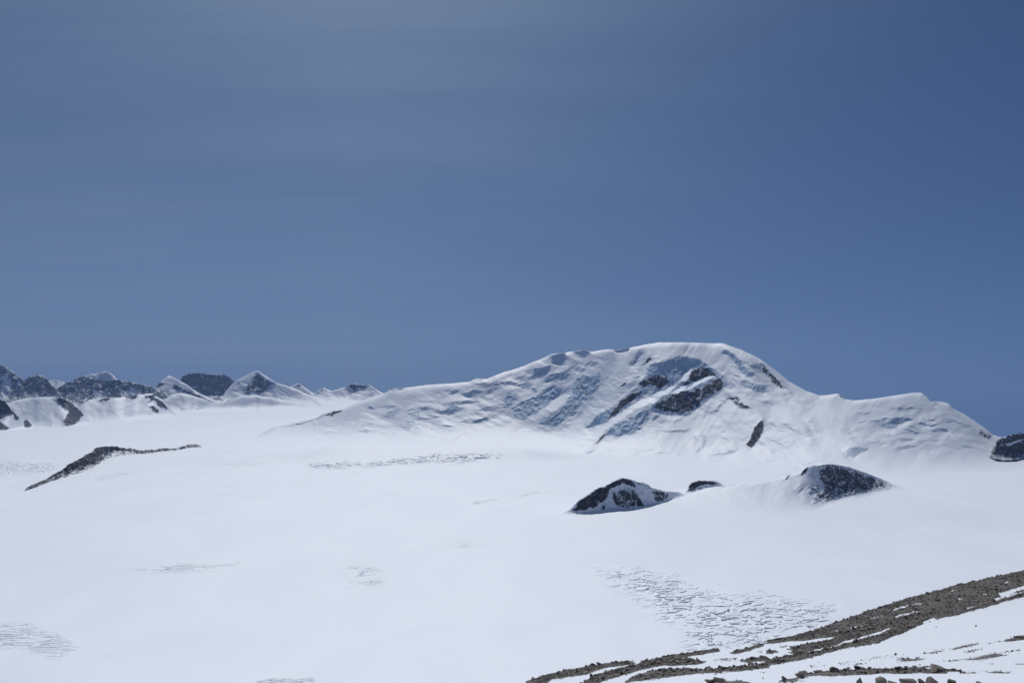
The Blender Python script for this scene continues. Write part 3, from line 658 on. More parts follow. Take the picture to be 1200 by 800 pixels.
# ---- rock outcrops standing out of the glacier
def outcrop(label, crest, base, feats, rock, run, seed, cat='rock outcrop', zone=0.6, **kw):
    zn = [([(c[0], c[1] - 3) for c in crest] + [(b[0], b[1] + 1) for b in reversed(base)], zone, 9.0, 2)]
    a = dict(zones=zn, jag=1.1, dpx=0.4, nt=110, foot=3.0, cap=2.0, crag=3.0, rough=1.2, back=260.0, lam=0.15, ribs=0.5, rib_w=7.0, warp=0.9, crest_noise=0.9, cap_g=1.0, snowamp=0.5)
    a.update(kw)
    o = relief('rock_outcrop', crest, base, M_OUT, run=run, feats=feats, rock=rock, seed=seed, **a)
    return tag(o, label, cat)

outcrop('long low dark rock ridge slanting across the snow, lower side dusted white', [(27, 575), (32, 572), (42, 567), (52, 562), (60, 557), (70, 552), (75, 549), (80, 544), (90, 539), (100, 533), (108, 529), (112, 525), (120, 523), (132, 523), (142, 525), (155, 526), (165, 529), (178, 527), (192, 526), (205, 526), (213, 524), (222, 521), (230, 521), (236, 523)],
    [(27, 576), (45, 570), (60, 563), (70, 562), (82, 557), (98, 553), (110, 548), (120, 541), (130, 535), (145, 533.5), (158, 531.5), (166, 532), (178, 530.5), (192, 528.5), (206, 528), (220, 524.5), (236, 523.5)],
    [([(27, 576), (52, 561), (75, 548), (90, 538), (104, 532), (107, 535), (92, 545), (78, 550), (60, 560), (32, 575)], 0.4, 0.8),
     ([(66, 563), (82, 552), (96, 545), (110, 535), (126, 527), (150, 529), (160, 532), (140, 535), (120, 545), (100, 554), (80, 560)], 0.0, -0.2, 2)], 0.68, 2.6, 14.2, cap=1.2)
outcrop('dark rocky hill half covered in snow, left end of the outcrop chain', [(656, 602), (664, 599), (669, 596), (676, 588), (684, 582), (692, 577), (701, 571), (708, 570), (714, 567), (722, 562), (729, 560), (738, 561), (746, 564), (756, 566), (764, 571), (772, 574), (784, 576), (796, 577), (806, 580)],
    [(656, 604), (664, 606), (672, 606), (690, 605), (710, 602), (730, 600), (750, 597), (762, 594), (780, 589), (795, 584), (806, 582)],
    [([(668, 599), (680, 584), (701, 570), (730, 558), (742, 562), (748, 574), (742, 572), (730, 568), (716, 574), (712, 584), (706, 590), (694, 597), (676, 601)], 0.35, 0.64),
     ([(716, 576), (728, 572), (742, 571), (748, 576), (752, 586), (758, 594), (748, 595), (734, 598), (722, 594), (714, 586)], 0.2, 0.57, 2),
     ([(744, 584), (750, 584), (758, 593), (748, 595), (744, 590)], 0.3, 0.85), ([(748, 568), (758, 572), (762, 582), (766, 592), (756, 588), (750, 576)], 0.0, -1.0, 1.5),
     ([(762, 573), (774, 574), (786, 577), (784, 584), (774, 590), (766, 588), (763, 580)], 0.3, 0.55, 1.5), ([(744, 562), (764, 570), (762, 574), (748, 568)], 0, 0.52),
     ([(704, 592), (712, 590), (710, 598), (704, 600)], 0.2, 0.8), ([(660, 602), (668, 606), (690, 606), (712, 603), (730, 601), (728, 603), (700, 607), (668, 609), (658, 604)], 0.0, 0.46)],
    0.05, 3.5, 15.7, back=300)
outcrop('small dark rock rib in the dip between the two rocky hills', [(800, 578), (805, 572), (810, 566), (818, 563), (828, 563), (838, 563), (844, 566), (848, 569), (858, 568), (866, 570), (872, 573), (880, 575)],
    [(800, 579), (812, 577), (824, 576), (840, 575), (852, 575), (866, 575), (880, 576)],
    [([(804, 574), (810, 565), (820, 562), (836, 563), (844, 567), (836, 569), (826, 568), (818, 571), (812, 576), (804, 576)], 0.5, 0.95), ([(848, 569), (858, 567), (867, 570), (862, 574), (850, 574)], 0.3, 0.62)], 0.1, 4.0, 16.3, back=120, crest_noise=0.6)
outcrop('snowy hill and ridge with a speckled dark rock face, right end of the outcrop chain', [(786, 586), (796, 583), (806, 579.5), (818, 575), (830, 571), (838, 570), (848, 570.5), (862, 568.5), (880, 566.5), (900, 563.5), (914, 560), (922, 557.5), (928, 556), (936, 553), (941, 550), (946, 547), (953, 545), (960, 545), (968, 544), (975, 543.5), (984, 545), (995, 547), (1006, 551), (1018, 555), (1030, 560), (1042, 565), (1054, 570), (1064, 574)],
    [(786, 588), (806, 591), (830, 596), (860, 601), (890, 604), (920, 605), (945, 604), (960, 600), (975, 594), (990, 588.5), (1005, 584), (1025, 579), (1045, 574.5), (1064, 575)],
    [([(957, 548), (968, 543), (985, 545), (1006, 551), (1030, 559), (1055, 570), (1040, 574), (1020, 577), (1000, 581), (980, 586), (964, 590), (957, 580), (963, 572), (958, 562)], 0.6, 0.57, 2.6), ([(944, 572), (962, 560), (966, 590), (952, 590)], 0.1, 0.42, 2),
     ([(918, 561), (922, 556), (929, 555), (925, 560), (919, 563)], 0.3, 0.85), ([(937, 556), (940, 550), (947, 545), (946, 552), (940, 558)], 0.4, 0.9), ([(953, 546), (968, 543), (985, 545), (1006, 551), (1004, 554), (984, 548), (966, 547), (957, 549)], 0.3, 0.8),
     ([(884, 568), (900, 565), (912, 562), (910, 564), (896, 568)], 0.3, 0.62), ([(862, 569), (872, 568), (876, 570), (866, 571)], 0.3, 0.6), ([(930, 575), (940, 566), (944, 570), (936, 580)], 0.5, 0.1)], 0.0, [(786, 14), (900, 13), (950, 7), (1064, 6)], 17.1, back=300, foot=13.0, cap=1.8, ribs=0.15, rib_w=14, crest_noise=0.4, jag=0.8, zone=0.12, foot_noise=0.0, lam=0.4)
outcrop('dark snow-streaked rock outcrop at the right edge on the snowy pass', [(1160, 532), (1164, 526), (1168, 518), (1173, 514), (1180, 512), (1186, 509), (1194, 508), (1204, 507), (1230, 500), (1262, 506), (1290, 520)],
    [(1160, 534), (1166, 538), (1176, 539), (1190, 538.5), (1200, 536), (1230, 535), (1262, 534), (1290, 530)], [([(1176, 520), (1188, 517), (1198, 514), (1196, 517), (1182, 522)], 0, -0.6, 1.0)], 0.62, 3.0, 18.8, back=200, jag=2.6, crest_noise=2.0, base_d=[(x, surf_depth('mountain2.3', x, y)[0] - 35) for x, y in [(1160, 534), (1166, 538), (1176, 539), (1190, 538.5), (1200, 536), (1230, 535), (1262, 534), (1290, 530)]])
# ---- the slope in front: snow with bands of brown rubble
_cp = []
def C3(px, py, d):
    x, y, z = at(px, py, d); _cp.append((float(x), float(y), float(z)))
for q in [(1050, 800, 62), (1050, 786, 105), (1050, 765, 190), (1050, 740, 290), (1050, 706, 400),
          (1200, 800, 62), (1200, 785, 105), (1200, 760, 170), (1200, 735, 250), (1200, 700, 360), (1200, 671, 440), (1350, 800, 62), (1350, 730, 220), (1350, 690, 330), (1350, 640, 460),
          (1130, 685, 425), (970, 735, 385), (850, 800, 70), (850, 790, 130), (850, 781, 205), (850, 771, 290), (850, 761, 370), (940, 745, 380), (940, 772, 200), (940, 795, 85),
          (755, 775, 352), (700, 780, 345), (700, 787, 290), (700, 795, 232), (700, 832, 60), (655, 789, 338), (617, 800, 330), (620, 830, 200), (620, 900, 60),
          (400, 900, 250), (400, 1000, 80), (100, 1000, 150), (300, 860, 420), (300, 850, 650), (0, 900, 400), (500, 835, 380)]: C3(*q)
for px, py, d in [(1350, 640, 460), (1200, 671, 440), (1130, 685, 425), (1050, 706, 400), (940, 745, 380), (850, 761, 370), (755, 775, 352), (655, 789, 338), (617, 800, 330)]:
    C3(px, py + 26, d * 1.25); C3(px, py + 62, d * 1.6)
for x, y, z in [(0, 0, -1.75), (30, 0, -2), (-30, 0, -4), (0, 20, -8.2), (0, -40, 6), (60, -40, 8), (-60, -40, 2)]: _cp.append((x, y, HC + z))
for px in (-400, 100, 400, 700, 1000, 1300, 1700):
    for d, z in ((1000, -10.0), (1300, -60.0)): _cp.append(((px - 600) / F * d, d, z))
_cp = np.array(_cp)
def _tps(r2): return 0.5 * r2 * np.log(r2 + 1e-9)
_n = len(_cp); _s = 300.0
_q = _cp[:, :2] / _s
_K = _tps(((_q[:, None] - _q[None]) ** 2).sum(-1)) + np.eye(_n) * 2e-4
_P = np.concatenate([np.ones((_n, 1)), _q], 1)
_A = np.block([[_K, _P], [_P.T, np.zeros((3, 3))]])
_W = np.linalg.solve(_A, np.concatenate([_cp[:, 2], np.zeros(3)]))
def FG0(x, y):
    q = np.stack([np.ravel(x), np.ravel(y)], -1) / _s
    z = _W[_n] + q @ _W[_n + 1:]
    for i in range(_n):
        z = z + _W[i] * _tps((q[:, 0] - _q[i, 0]) ** 2 + (q[:, 1] - _q[i, 1]) ** 2)
    return z.reshape(np.shape(x))

def a_(pts, ox, oy, s): return [(ox + x / s, oy + y / s) for x, y in pts]
A4 = lambda p: a_(p, 900, 650, 4.0)
B4 = lambda p: a_(p, 600, 700, 4.0)
ROCKS = [
    (A4([(-10, 403), (120, 384), (250, 343), (390, 293), (520, 248), (640, 208), (840, 152), (1000, 118), (1200, 78), (2700, -330), (2700, -190), (1200, 195), (1120, 214), (1050, 235), (900, 280), (780, 300), (700, 335), (640, 362), (560, 392), (520, 412), (440, 425), (350, 440), (280, 460), (200, 482), (100, 500), (0, 517), (-10, 520)]), 0.9),
    (B4([(40, 408), (110, 378), (200, 353), (300, 335), (400, 318), (540, 300), (590, 306), (560, 314), (440, 328), (370, 350), (355, 360), (280, 372), (190, 384), (160, 404)]), 0.9),
    (B4([(320, 402), (360, 382), (440, 352), (540, 324), (600, 312), (610, 297), (700, 284), (800, 264), (900, 252), (970, 243), (975, 250), (900, 265), (800, 280), (770, 292), (850, 292), (910, 303), (860, 314), (780, 318), (700, 318), (600, 340), (500, 368), (430, 392), (400, 404)]), 0.9),
    (B4([(520, 400), (560, 372), (650, 345), (740, 334), (830, 332), (900, 340), (960, 336), (1080, 322), (1200, 310), (1210, 326), (1080, 342), (960, 352), (840, 358), (760, 366), (680, 378), (600, 390)]), 0.88),
    (B4([(1016, 258), (1060, 246), (1130, 230), (1200, 208), (1260, 190), (1260, 210), (1200, 224), (1110, 246), (1040, 264)]), 0.9),
    (B4([(1060, 297), (1110, 282), (1190, 274), (1230, 280), (1170, 300), (1100, 304)]), 0.82),
    (B4([(950, 296), (1010, 288), (1060, 290), (1020, 297)]), 0.62),
    (B4([(1150, 250), (1200, 244), (1240, 250), (1180, 258)]), 0.7),
    (A4([(0, 450), (40, 446), (48, 458), (0, 462)]), 0.8), (A4([(50, 428), (90, 420), (96, 428), (60, 434)]), 0.75),
    # thin lens-shaped streaks on the lower snow field
    (A4([(735, 458), (780, 446), (830, 440), (820, 448), (770, 460)]), 0.72), (A4([(850, 440), (920, 424), (985, 412), (996, 418), (930, 434), (870, 444)]), 0.78),
    (A4([(920, 452), (960, 442), (1002, 437), (985, 446), (940, 455)]), 0.74), (A4([(1000, 417), (1060, 407), (1110, 402), (1060, 411)]), 0.60),
    (A4([(1090, 404), (1150, 386), (1210, 374), (2200, 180), (2200, 210), (1210, 394), (1140, 408)]), 0.82),
    (A4([(585, 486), (640, 483), (690, 484), (740, 482), (730, 490), (660, 498), (610, 500), (630, 492)]), 0.74),
    (A4([(800, 500), (880, 490), (960, 478), (1060, 460), (1190, 442), (1180, 446), (1080, 462), (1120, 470), (1060, 482), (980, 492), (900, 494), (840, 500)]), 0.70),
    (A4([(680, 524), (740, 516), (785, 517), (760, 526), (700, 530)]), 0.72), (A4([(1005, 548), (1070, 543), (1145, 548), (1130, 556), (1060, 555)]), 0.76),
    (A4([(1035, 508), (1060, 505), (1058, 515), (1040, 515)]), 0.7), (A4([(1158, 509), (1230, 507), (1230, 516), (1180, 516)]), 0.72), (A4([(930, 549), (990, 546), (1000, 551), (950, 553)]), 0.55),
    (A4([(390, 512), (440, 504), (455, 508), (410, 516)]), 0.7), (A4([(330, 506), (380, 500), (410, 502), (350, 509)]), 0.62), (A4([(180, 524), (240, 518), (262, 520), (200, 528)]), 0.62), (A4([(320, 535), (420, 530), (415, 535), (330, 539)]), 0.58),
    (A4([(440, 492), (520, 478), (600, 470), (650, 462), (600, 474), (500, 486)]), 0.55), (A4([(-60, 546), (0, 543), (30, 545), (-20, 550)]), 0.6),
    # rubble bank along the bottom
    (A4([(40, 596), (90, 582), (160, 566), (230, 552), (330, 543), (430, 540), (500, 536), (620, 539), (700, 535), (770, 537), (850, 543), (910, 558), (960, 568), (1050, 580), (1130, 586), (1300, 590), (1300, 606), (1130, 604), (1040, 600), (960, 584), (900, 572), (830, 560), (720, 552), (640, 557), (560, 555), (500, 560), (400, 563), (300, 570), (200, 580), (120, 596), (60, 612)]), 0.9),
    (B4([(920, 398), (935, 378), (985, 374), (1005, 388), (1060, 388), (1120, 394), (1240, 396), (1240, 420), (920, 420)]), 0.75),
]
SNOWS = [   # snow lying in the rubble
    A4([(310, 424), (350, 408), (410, 392), (470, 372), (570, 342), (574, 352), (540, 362), (570, 366), (500, 382), (440, 398), (380, 418), (330, 424)]),
    A4([(230, 372), (290, 360), (380, 340), (474, 326), (440, 340), (360, 352), (290, 366)]),
    A4([(90, 412), (140, 404), (190, 400), (300, 382), (330, 388), (250, 410), (190, 424), (130, 430), (90, 440), (0, 446), (0, 418)]),
    A4([(20, 470), (90, 462), (200, 446), (300, 428), (340, 424), (330, 432), (240, 452), (160, 466), (90, 480), (0, 496), (0, 478)]),
    A4([(588, 292), (640, 274), (712, 262), (714, 268), (650, 284), (600, 296)]), A4([(580, 258), (620, 244), (700, 226), (720, 222), (640, 250), (594, 264)]),
    A4([(470, 300), (520, 288), (560, 278), (540, 290), (490, 302)]), A4([(1080, 180), (1140, 160), (1200, 144), (1300, 120), (1300, 132), (1200, 162), (1120, 190), (1090, 196)]),
    A4([(1060, 206), (1120, 190), (1200, 172), (1200, 180), (1120, 204), (1070, 216)]), A4([(720, 312), (780, 294), (784, 302), (730, 320)]), A4([(920, 252), (980, 238), (970, 248), (930, 258)]),
    A4([(1100, 134), (1128, 122), (1124, 134)]), A4([(700, 232), (712, 226), (720, 232), (706, 238)]), A4([(888, 208), (910, 204), (916, 212), (892, 216)]), A4([(980, 190), (1026, 180), (1020, 190), (988, 196)]), A4([(836, 174), (868, 168), (864, 176)]),
    A4([(-24, 415), (40, 411), (100, 403), (150, 404), (110, 440), (120, 462), (40, 482), (-24, 496)]),
    A4([(470, 563), (520, 558), (545, 561), (510, 568)]),
]
ROCKS2 = [(A4([(-10, 446), (20, 441), (44, 448), (52, 460), (10, 464), (-10, 462)]), 0.8), (A4([(46, 430), (90, 419), (100, 426), (70, 434)]), 0.75), (A4([(88, 440), (150, 428), (240, 408), (300, 396), (300, 404), (200, 428), (110, 446)]), 0.85),
          (A4([(94, 456), (150, 446), (200, 440), (250, 428), (240, 440), (160, 456), (110, 462)]), 0.85)]
def slope_rock(px, py):
    f = 0.45 + 0.0 * px
    wx = px + 3.2 * fbm(px / 11.0, py / 5.0, o=4); wy = py + 1.5 * fbm(px / 12.0 + 31, py / 4.0 + 7, o=4)
    r = np.zeros(px.shape)
    for poly, v in ROCKS:
        sd = poly_sd(wx, wy, poly)
        r = np.maximum(r, v * sstep(-2.2, 1.6, sd))
    for poly in SNOWS:
        sd = poly_sd(wx, wy, poly)
        r = r * (1 - 0.95 * sstep(-0.7, 1.0, sd))
    for poly, v in ROCKS2:
        r = np.maximum(r, v * sstep(-0.8, 1.0, poly_sd(wx, wy, poly)))
    return r

def FG(x, y): return FG0(x, y)

def make_slope():
    px = np.concatenate([np.arange(-700, 560, 14.0), np.arange(560, 1260, 0.9), np.arange(1260, 1900, 12.0)])
    d = np.concatenate([np.geomspace(1.2, 50, 40)[:-1], np.geomspace(50, 520, 640), np.geomspace(520, 1300, 60)[1:]])
    Y = np.repeat(d[None], len(px), 0); X = (px[:, None] - 600) / F * Y
    Z = FG(X, Y)
    qx, qy = project(X, Y, Z)
    vis = (Y > 45) & (Y < 560)
    rk = np.zeros(X.shape); rk[vis] = slope_rock(qx[vis], qy[vis])
    far_side = (Y > 480); rk[far_side & (rk < 0.3) & (qx > 600)] = 0.0
    u = np.clip(Y / 300.0, 0.25, 1.2)
    Z = Z + sstep(0.76, 0.88, rk) * (0.30 + 0.6 * ridged(X / 2.6, Y / 5.0, o=4)) * u + 0.35 * fbm(X / 26, Y / 30, o=3) * u + 0.08 * fbm(X / 5, Y / 9, o=2)
    o = grid_mesh('snow_slope', np.stack([X, Y, Z], -1), M_SLOPE, {'rock': rk})
    tag(o, 'near snow slope with bands of brown rubble in the bottom right corner', 'slope', None, 'structure')
    return px, d, X, Y, Z, rk
sl_px, sl_d, SX, SY, SZ, SR = make_slope()

# ---- stones: a few shared shapes
def stone_shapes(sub, n, seed, lo=0.42):
    rng = np.random.default_rng(seed); out = []
    for i in range(n):
        bm = bpy.data.meshes.new('tmp')
        import bmesh
        b = bmesh.new(); bmesh.ops.create_icosphere(b, subdivisions=sub, radius=1.0)
        b.verts.ensure_lookup_table()
        V = np.array([v.co[:] for v in b.verts]); Fc = np.array([[v.index for v in f.verts] for f in b.faces])
        b.free(); bpy.data.meshes.remove(bm)
        for _ in range(11):                      # broken faces
            nrm = rng.normal(size=3); nrm /= np.linalg.norm(nrm); h = rng.uniform(lo, 0.8)
            dd = V @ nrm; V = V - np.maximum(dd - h, 0)[:, None] * nrm[None]
        V = V * (1 + 0.10 * rng.normal(size=(len(V), 1)) * (0.12 if sub > 2 else 1))
        V = V * np.array([rng.uniform(0.8, 1.25), rng.uniform(0.8, 1.25), rng.uniform(0.55, 0.9)])
        out.append((V, Fc))
    return out
SH_S = stone_shapes(1, 8, 1); SH_M = stone_shapes(2, 8, 2); SH_L = stone_shapes(3, 8, 3, 0.34)

def rot_mats(n, rng):
    a = rng.uniform(0, 2 * np.pi, n); tx = rng.normal(0, 0.35, n); ty = rng.normal(0, 0.35, n)
    ca, sa = np.cos(a), np.sin(a); cx, sx = np.cos(tx), np.sin(tx); cy, sy = np.cos(ty), np.sin(ty)
    Z_ = np.zeros(n); O_ = np.ones(n)
    Rz = np.stack([np.stack([ca, -sa, Z_], -1), np.stack([sa, ca, Z_], -1), np.stack([Z_, Z_, O_], -1)], 1)
    Rx = np.stack([np.stack([O_, Z_, Z_], -1), np.stack([Z_, cx, -sx], -1), np.stack([Z_, sx, cx], -1)], 1)
    Ry = np.stack([np.stack([cy, Z_, sy], -1), np.stack([Z_, O_, Z_], -1), np.stack([-sy, Z_, cy], -1)], 1)
    return Rz @ Rx @ Ry

def scatter():
    rng = np.random.default_rng(77)
    i0 = np.searchsorted(sl_px, 575); i1 = np.searchsorted(sl_px, 1258)
    j0 = np.searchsorted(sl_d, 52); j1 = np.searchsorted(sl_d, 500)
    x = SX[i0:i1, j0:j1]; y = SY[i0:i1, j0:j1]; z = SZ[i0:i1, j0:j1]; r = SR[i0:i1, j0:j1]
    dd = np.gradient(sl_d)[j0:j1][None]; area = (0.9 / F * y) * dd
    clump = np.clip(0.55 + 1.3 * fbm(x / 7, y / 12, o=3), 0.05, 2)
    wgt = area * np.where(r > 0.8, r * clump, np.where(r > 0.45, 0.22, np.where(r > 0.12, 0.12, 0.0012))) * (200.0 / y) ** 0.7
    p = (wgt / wgt.sum()).ravel()
    n = 50000
    k = rng.choice(p.size, n, p=p)
    jx = rng.uniform(-0.5, 0.5, n) * 0.9 / F * y.ravel()[k]; jy = rng.uniform(-0.5, 0.5, n) * np.broadcast_to(dd, y.shape).ravel()[k]
    X, Y = x.ravel()[k] + jx, y.ravel()[k] + jy
    Z = z.ravel()[k]
    s = 0.155 * np.exp(rng.normal(0, 0.6, n)) * np.clip(Y / 200, 0.55, 1.25)
    s = np.minimum(s, 0.95)
    thin = r.ravel()[k] < 0.8; s[thin] *= 0.6
    return X, Y, Z, s
stX, stY, stZ, stS = scatter()
order = np.argsort(-stS / stY)
rng = np.random.default_rng(5)
stR = rot_mats(len(stX), rng)
# the largest as single stones sharing a few meshes
st_mesh = []
for V, Fc in SH_M:
    for tone in (0.2, 0.45, 0.85):
        o = raw_mesh('stone', V, Fc, M_STONE, {'tone': np.full(len(V), tone)}, smooth=False)
        st_mesh.append(o.data); bpy.data.objects.remove(o)
NB = 270
for c, i in enumerate(order[:NB]):
    o = bpy.data.objects.new('stone', st_mesh[int(rng.integers(len(st_mesh)))])
    M = Matrix([list(stR[i, 0]) + [0], list(stR[i, 1]) + [0], list(stR[i, 2]) + [0], [0, 0, 0, 1]])
    o.matrix_world = Matrix.Translation((stX[i], stY[i], stZ[i] + 0.25 * stS[i])) @ M @ Matrix.Scale(stS[i], 4)
    COL.objects.link(o)
    tag(o, 'grey-brown stone lying among the rubble of the near moraine slope', 'stone', 'stones on the moraine slope')
# all the smaller ones as one mass
rest = order[NB:]
Vs, Fs, Ts = [], [], []; off = 0
sel = rng.integers(len(SH_S), size=len(rest))
for k, (V, Fc) in enumerate(SH_S):
    ii = rest[sel == k]
    W = np.einsum('nij,vj->nvi', stR[ii], V) * stS[ii][:, None, None] + np.stack([stX[ii], stY[ii], stZ[ii] + 0.2 * stS[ii]], -1)[:, None]
    Vs.append(W.reshape(-1, 3)); Ts.append(np.repeat(rng.uniform(0, 1, len(ii)) ** 1.1, len(V)))
    Fs.append((Fc[None] + (np.arange(len(ii)) * len(V))[:, None, None] + off).reshape(-1, 3)); off += len(ii) * len(V)
scree = raw_mesh('scree', np.concatenate(Vs), np.concatenate(Fs), M_STONE, {'tone': np.concatenate(Ts)}, smooth=False)
tag(scree, 'brown rubble of small stones covering the bands on the near slope', 'scree', None, 'stuff')

# single boulders one can point at
def hit(px, py):
    d = np.linspace(6, 520, 6000)
    x, y, z = at(np.full_like(d, px), np.full_like(d, py), d)
    below = z < FG(x, y) + 0.2
    i = int(np.argmax(below)) if below.any() else len(d) - 1
    return float(x[i]), float(y[i]), float(z[i])
BOULDERS = [
    (1031, 802, 17, 0.55, 'broad pale-topped boulder in the row of rocks on the bottom edge'),
    (1007, 801, 11, 0.5, 'pointed upright boulder at the left end of the row on the bottom edge'),
    (1046, 802, 12, 0.35, 'low flat boulder right of the broad pale-topped one on the bottom edge'),
    (1067, 803, 22, 0.55, 'largest angular boulder of the row on the bottom edge'),
    (1080, 802, 12, 0.3, 'dark low boulder wedged between the two largest on the bottom edge'),
    (1093, 803, 19, 0.6, 'peaked light brown boulder right of the largest one on the bottom edge'),
    (1116, 802, 12, 0.4, 'lone triangular boulder with snow around it on the bottom edge'),
    (1149, 802.5, 10, 0.45, 'small boulder at the right end of the row on the bottom edge'),
    (939, 793.5, 11, 0.25, 'dark rounded boulder at the left end of the low rubble bank'),
    (919, 797.5, 9, 0.25, 'smaller dark boulder below the left end of the rubble bank'),
    (842, 799, 15, 0.1, 'almost black boulder at the bottom edge under the lower rubble bands'),
    (831, 801, 12, 0.2, 'small dark boulder touching the left of the almost black one'),
    (1031, 713.5, 6, 0.05, 'black boulder standing on the moraine skyline against the snow'),
    (1042, 711.2, 4.5, 0.1, 'smaller black boulder just right of the one on the moraine skyline'),
    (1099, 705.0, 7, 0.05, 'dark blocky boulder in the middle of the widest rubble band'),
    (985, 757.0, 4.5, 0.1, 'small dark boulder on the lower edge of the main rubble band'),
    (1123, 720.0, 4, 0.2, 'dark stone at the lower edge of the wide rubble band beside clean snow'),
]
for k, (px, py, w_, tone, lab) in enumerate(BOULDERS):
    x, y, z = hit(px, py)
    V, Fc = SH_L[(k * 3 + 1) % len(SH_L)]
    s = w_ * 0.5 * y / F
    V = V * np.array([1, 1, 1.05])
    if 'pointed' in lab or 'peaked' in lab or 'triangular' in lab:
        V = V.copy(); tt = np.clip(V[:, 2:3], -0.3, 1.2); V[:, :2] *= 1.05 - 0.6 * np.clip(tt, 0, 1); V[:, 2] *= 1.15
    o = raw_mesh('boulder', V, Fc, M_STONE, {'tone': np.full(len(V), tone)}, smooth=False)
    o.matrix_world = Matrix.Translation((x, y, z + 0.4 * s)) @ Matrix.Rotation(k * 1.3, 4, 'Z') @ Matrix.Scale(s, 4)
    tag(o, lab, 'boulder')
# ================================================================== light, sky, camera
SUN_AZ, SUN_EL = -8.0, 49.0
az, el = math.radians(SUN_AZ), math.radians(SUN_EL)
L = Vector((math.sin(az) * math.cos(el), math.cos(az) * math.cos(el), math.sin(el)))
sl = bpy.data.lights.new('sun', 'SUN'); sl.energy = 3.05; sl.angle = math.radians(0.53); sl.color = (1.0, 0.985, 0.96)
so = bpy.data.objects.new('sun', sl); so.rotation_euler = L.to_track_quat('Z', 'Y').to_euler(); so.location = (0, 0, 3000); COL.objects.link(so)

w = bpy.data.worlds.new('World'); scn.world = w; w.use_nodes = True
nt_ = w.node_tree; nt_.nodes.clear()
def wn(t, **k):
    n = nt_.nodes.new('ShaderNode' + t)
    for a, v in k.items(): setattr(n, a, v)
    return n
def wl(a, b): nt_.links.new(a, b)
def wmath(op, a, b=0.0, c=0.0, clamp=False):
    n = wn('Math', operation=op, use_clamp=clamp)
    for i, v in enumerate((a, b, c)):
        if isinstance(v, bpy.types.NodeSocket): wl(v, n.inputs[i])
        else: n.inputs[i].default_value = v
    return n.outputs[0]
sky = wn('TexSky', sky_type='NISHITA', sun_disc=False)
sky.sun_elevation = el; sky.sun_rotation = az; sky.altitude = 4000; sky.air_density = 1.0; sky.dust_density = 0.4; sky.ozone_density = 2.2
tc = wn('TexCoord'); sep = wn('SeparateXYZ'); wl(tc.outputs['Generated'], sep.inputs[0])
zz = wmath('MAXIMUM', wmath('ADD', sep.outputs[2], 0.10), 0.05)
cmb = wn('CombineXYZ'); wl(wmath('DIVIDE', sep.outputs[0], zz), cmb.inputs[0]); wl(wmath('DIVIDE', sep.outputs[1], zz), cmb.inputs[1])
def wnoise(scale, rot, sc, detail, rough, dist):
    mp = wn('Mapping'); wl(cmb.outputs[0], mp.inputs[0]); mp.inputs['Scale'].default_value = sc; mp.inputs['Rotation'].default_value = (0, 0, rot)
    n = wn('TexNoise'); wl(mp.outputs[0], n.inputs['Vector']); n.inputs['Scale'].default_value = scale
    n.inputs['Detail'].default_value = detail; n.inputs['Roughness'].default_value = rough; n.inputs['Distortion'].default_value = dist
    return n.outputs[0]
streak = wnoise(1.0, -0.5, (0.42, 3.4, 1), 8, 0.62, 0.8)
veil = wnoise(0.42, -0.4, (0.6, 1.0, 1), 3, 0.5, 0.4)
side = wmath('MULTIPLY_ADD', sep.outputs[0], -1.35, 0.74, clamp=True)          # the cirrus veil thins out towards the right
cl = wmath('MULTIPLY', wmath('ADD', wmath('MULTIPLY', wmath('SUBTRACT', streak, 0.5), 0.6), 0.42), wmath('ADD', wmath('MULTIPLY', wmath('SUBTRACT', veil, 0.5), 1.6), 0.55), clamp=True)
dsun = wn('VectorMath', operation='DOT_PRODUCT'); wl(tc.outputs['Generated'], dsun.inputs[0]); dsun.inputs[1].default_value = L[:]
ph = wmath('POWER', wmath('MAXIMUM', dsun.outputs['Value'], 0.0), 9.0)          # thin ice cloud shines most near the sun
CLOUD = wmath('ADD', wmath('MULTIPLY', wmath('MULTIPLY', cl, side), 0.62), wmath('ADD', wmath('MULTIPLY', ph, 0.32), wmath('MULTIPLY', wmath('POWER', 2.718, wmath('MULTIPLY', wmath('ABSOLUTE', sep.outputs[2]), -7.0)), wmath('MULTIPLY_ADD', side, 0.5, 0.05))), clamp=True)
va = wn('CombineXYZ'); wl(sep.outputs[0], va.inputs[0]); wl(sep.outputs[1], va.inputs[1])
wl(wmath('ADD', wmath('MULTIPLY', wmath('ABSOLUTE', sep.outputs[2]), 0.8), 0.15), va.inputs[2])
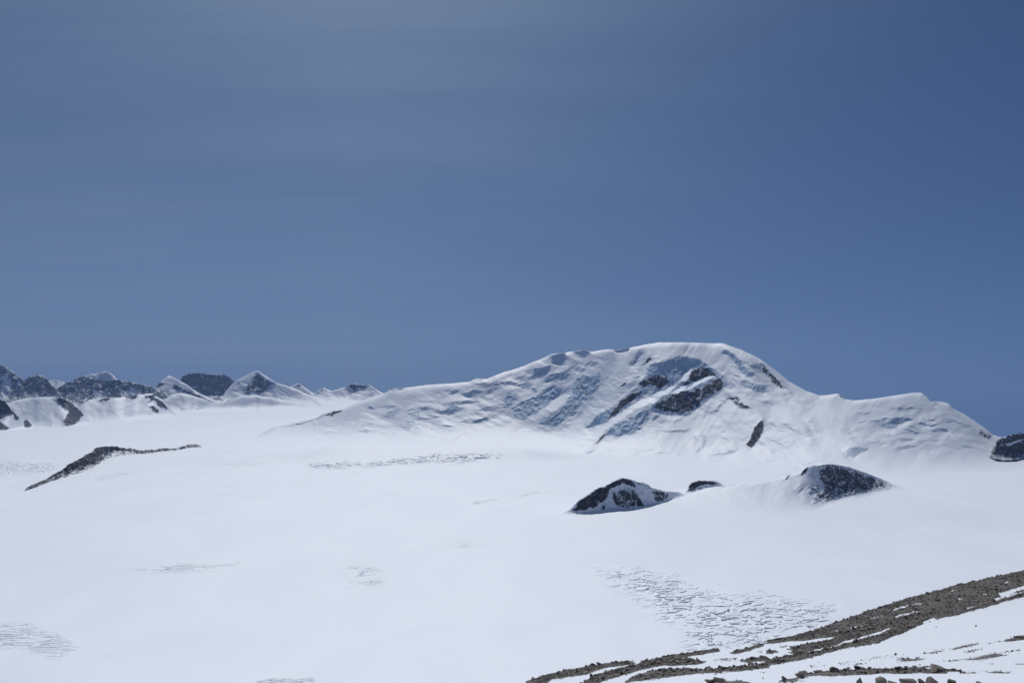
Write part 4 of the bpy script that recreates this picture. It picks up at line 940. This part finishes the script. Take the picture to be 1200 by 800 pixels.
vn = wn('VectorMath', operation='NORMALIZE'); wl(va.outputs[0], vn.inputs[0]); wl(vn.outputs[0], sky.inputs['Vector'])
hs = wn('HueSaturation'); wl(sky.outputs[0], hs.inputs['Color']); hs.inputs['Saturation'].default_value = 1.13; hs.inputs['Hue'].default_value = 0.505
mx = wn('Mix', data_type='RGBA'); wl(CLOUD, mx.inputs[0]); wl(hs.outputs[0], mx.inputs[6]); 
cc = wn('Mix', data_type='RGBA'); wl(ph, cc.inputs[0]); cc.inputs[6].default_value = (4.0, 5.5, 8.0, 1); cc.inputs[7].default_value = (12.0, 15.0, 17.0, 1); wl(cc.outputs[2], mx.inputs[7])
bg = wn('Background'); wl(mx.outputs[2], bg.inputs[0]); bg.inputs[1].default_value = 0.05
ow = wn('OutputWorld'); wl(bg.outputs[0], ow.inputs[0])

cam = bpy.data.cameras.new('camera'); co = bpy.data.objects.new('camera', cam); COL.objects.link(co)
cam.sensor_fit = 'HORIZONTAL'; cam.sensor_width = 36.0; cam.lens = 36.0 * F / 1200.0
cam.clip_start = 0.5; cam.clip_end = 200000
co.location = (0, 0, HC); co.rotation_euler = (math.pi / 2 + TH, 0, 0)
scn.camera = co
scn.view_settings.view_transform = 'Standard'; scn.view_settings.look = 'None'
scn.view_settings.exposure = 0.0; scn.view_settings.gamma = 1.0; scn.view_settings.use_curve_mapping = False

# thin mountain air
import bmesh
b = bmesh.new(); bmesh.ops.create_cube(b, size=1.0)
hm = bpy.data.meshes.new('haze'); b.to_mesh(hm); b.free()
hz = bpy.data.objects.new('haze', hm); COL.objects.link(hz)
hz.scale = (86000, 86000, 5200); hz.location = (0, 0, 1300 - 2600)
k = N('haze'); pv = k.n('VolumePrincipled'); pv.inputs['Color'].default_value = (0.36, 0.56, 1.0, 1); pv.inputs['Density'].default_value = 2.0e-5
k.t.links.new(pv.outputs[0], k.out.inputs['Volume']); hm.materials.append(k.m)
tag(hz, 'thin bluish air lying over the whole glacier basin', 'haze', None, 'stuff')
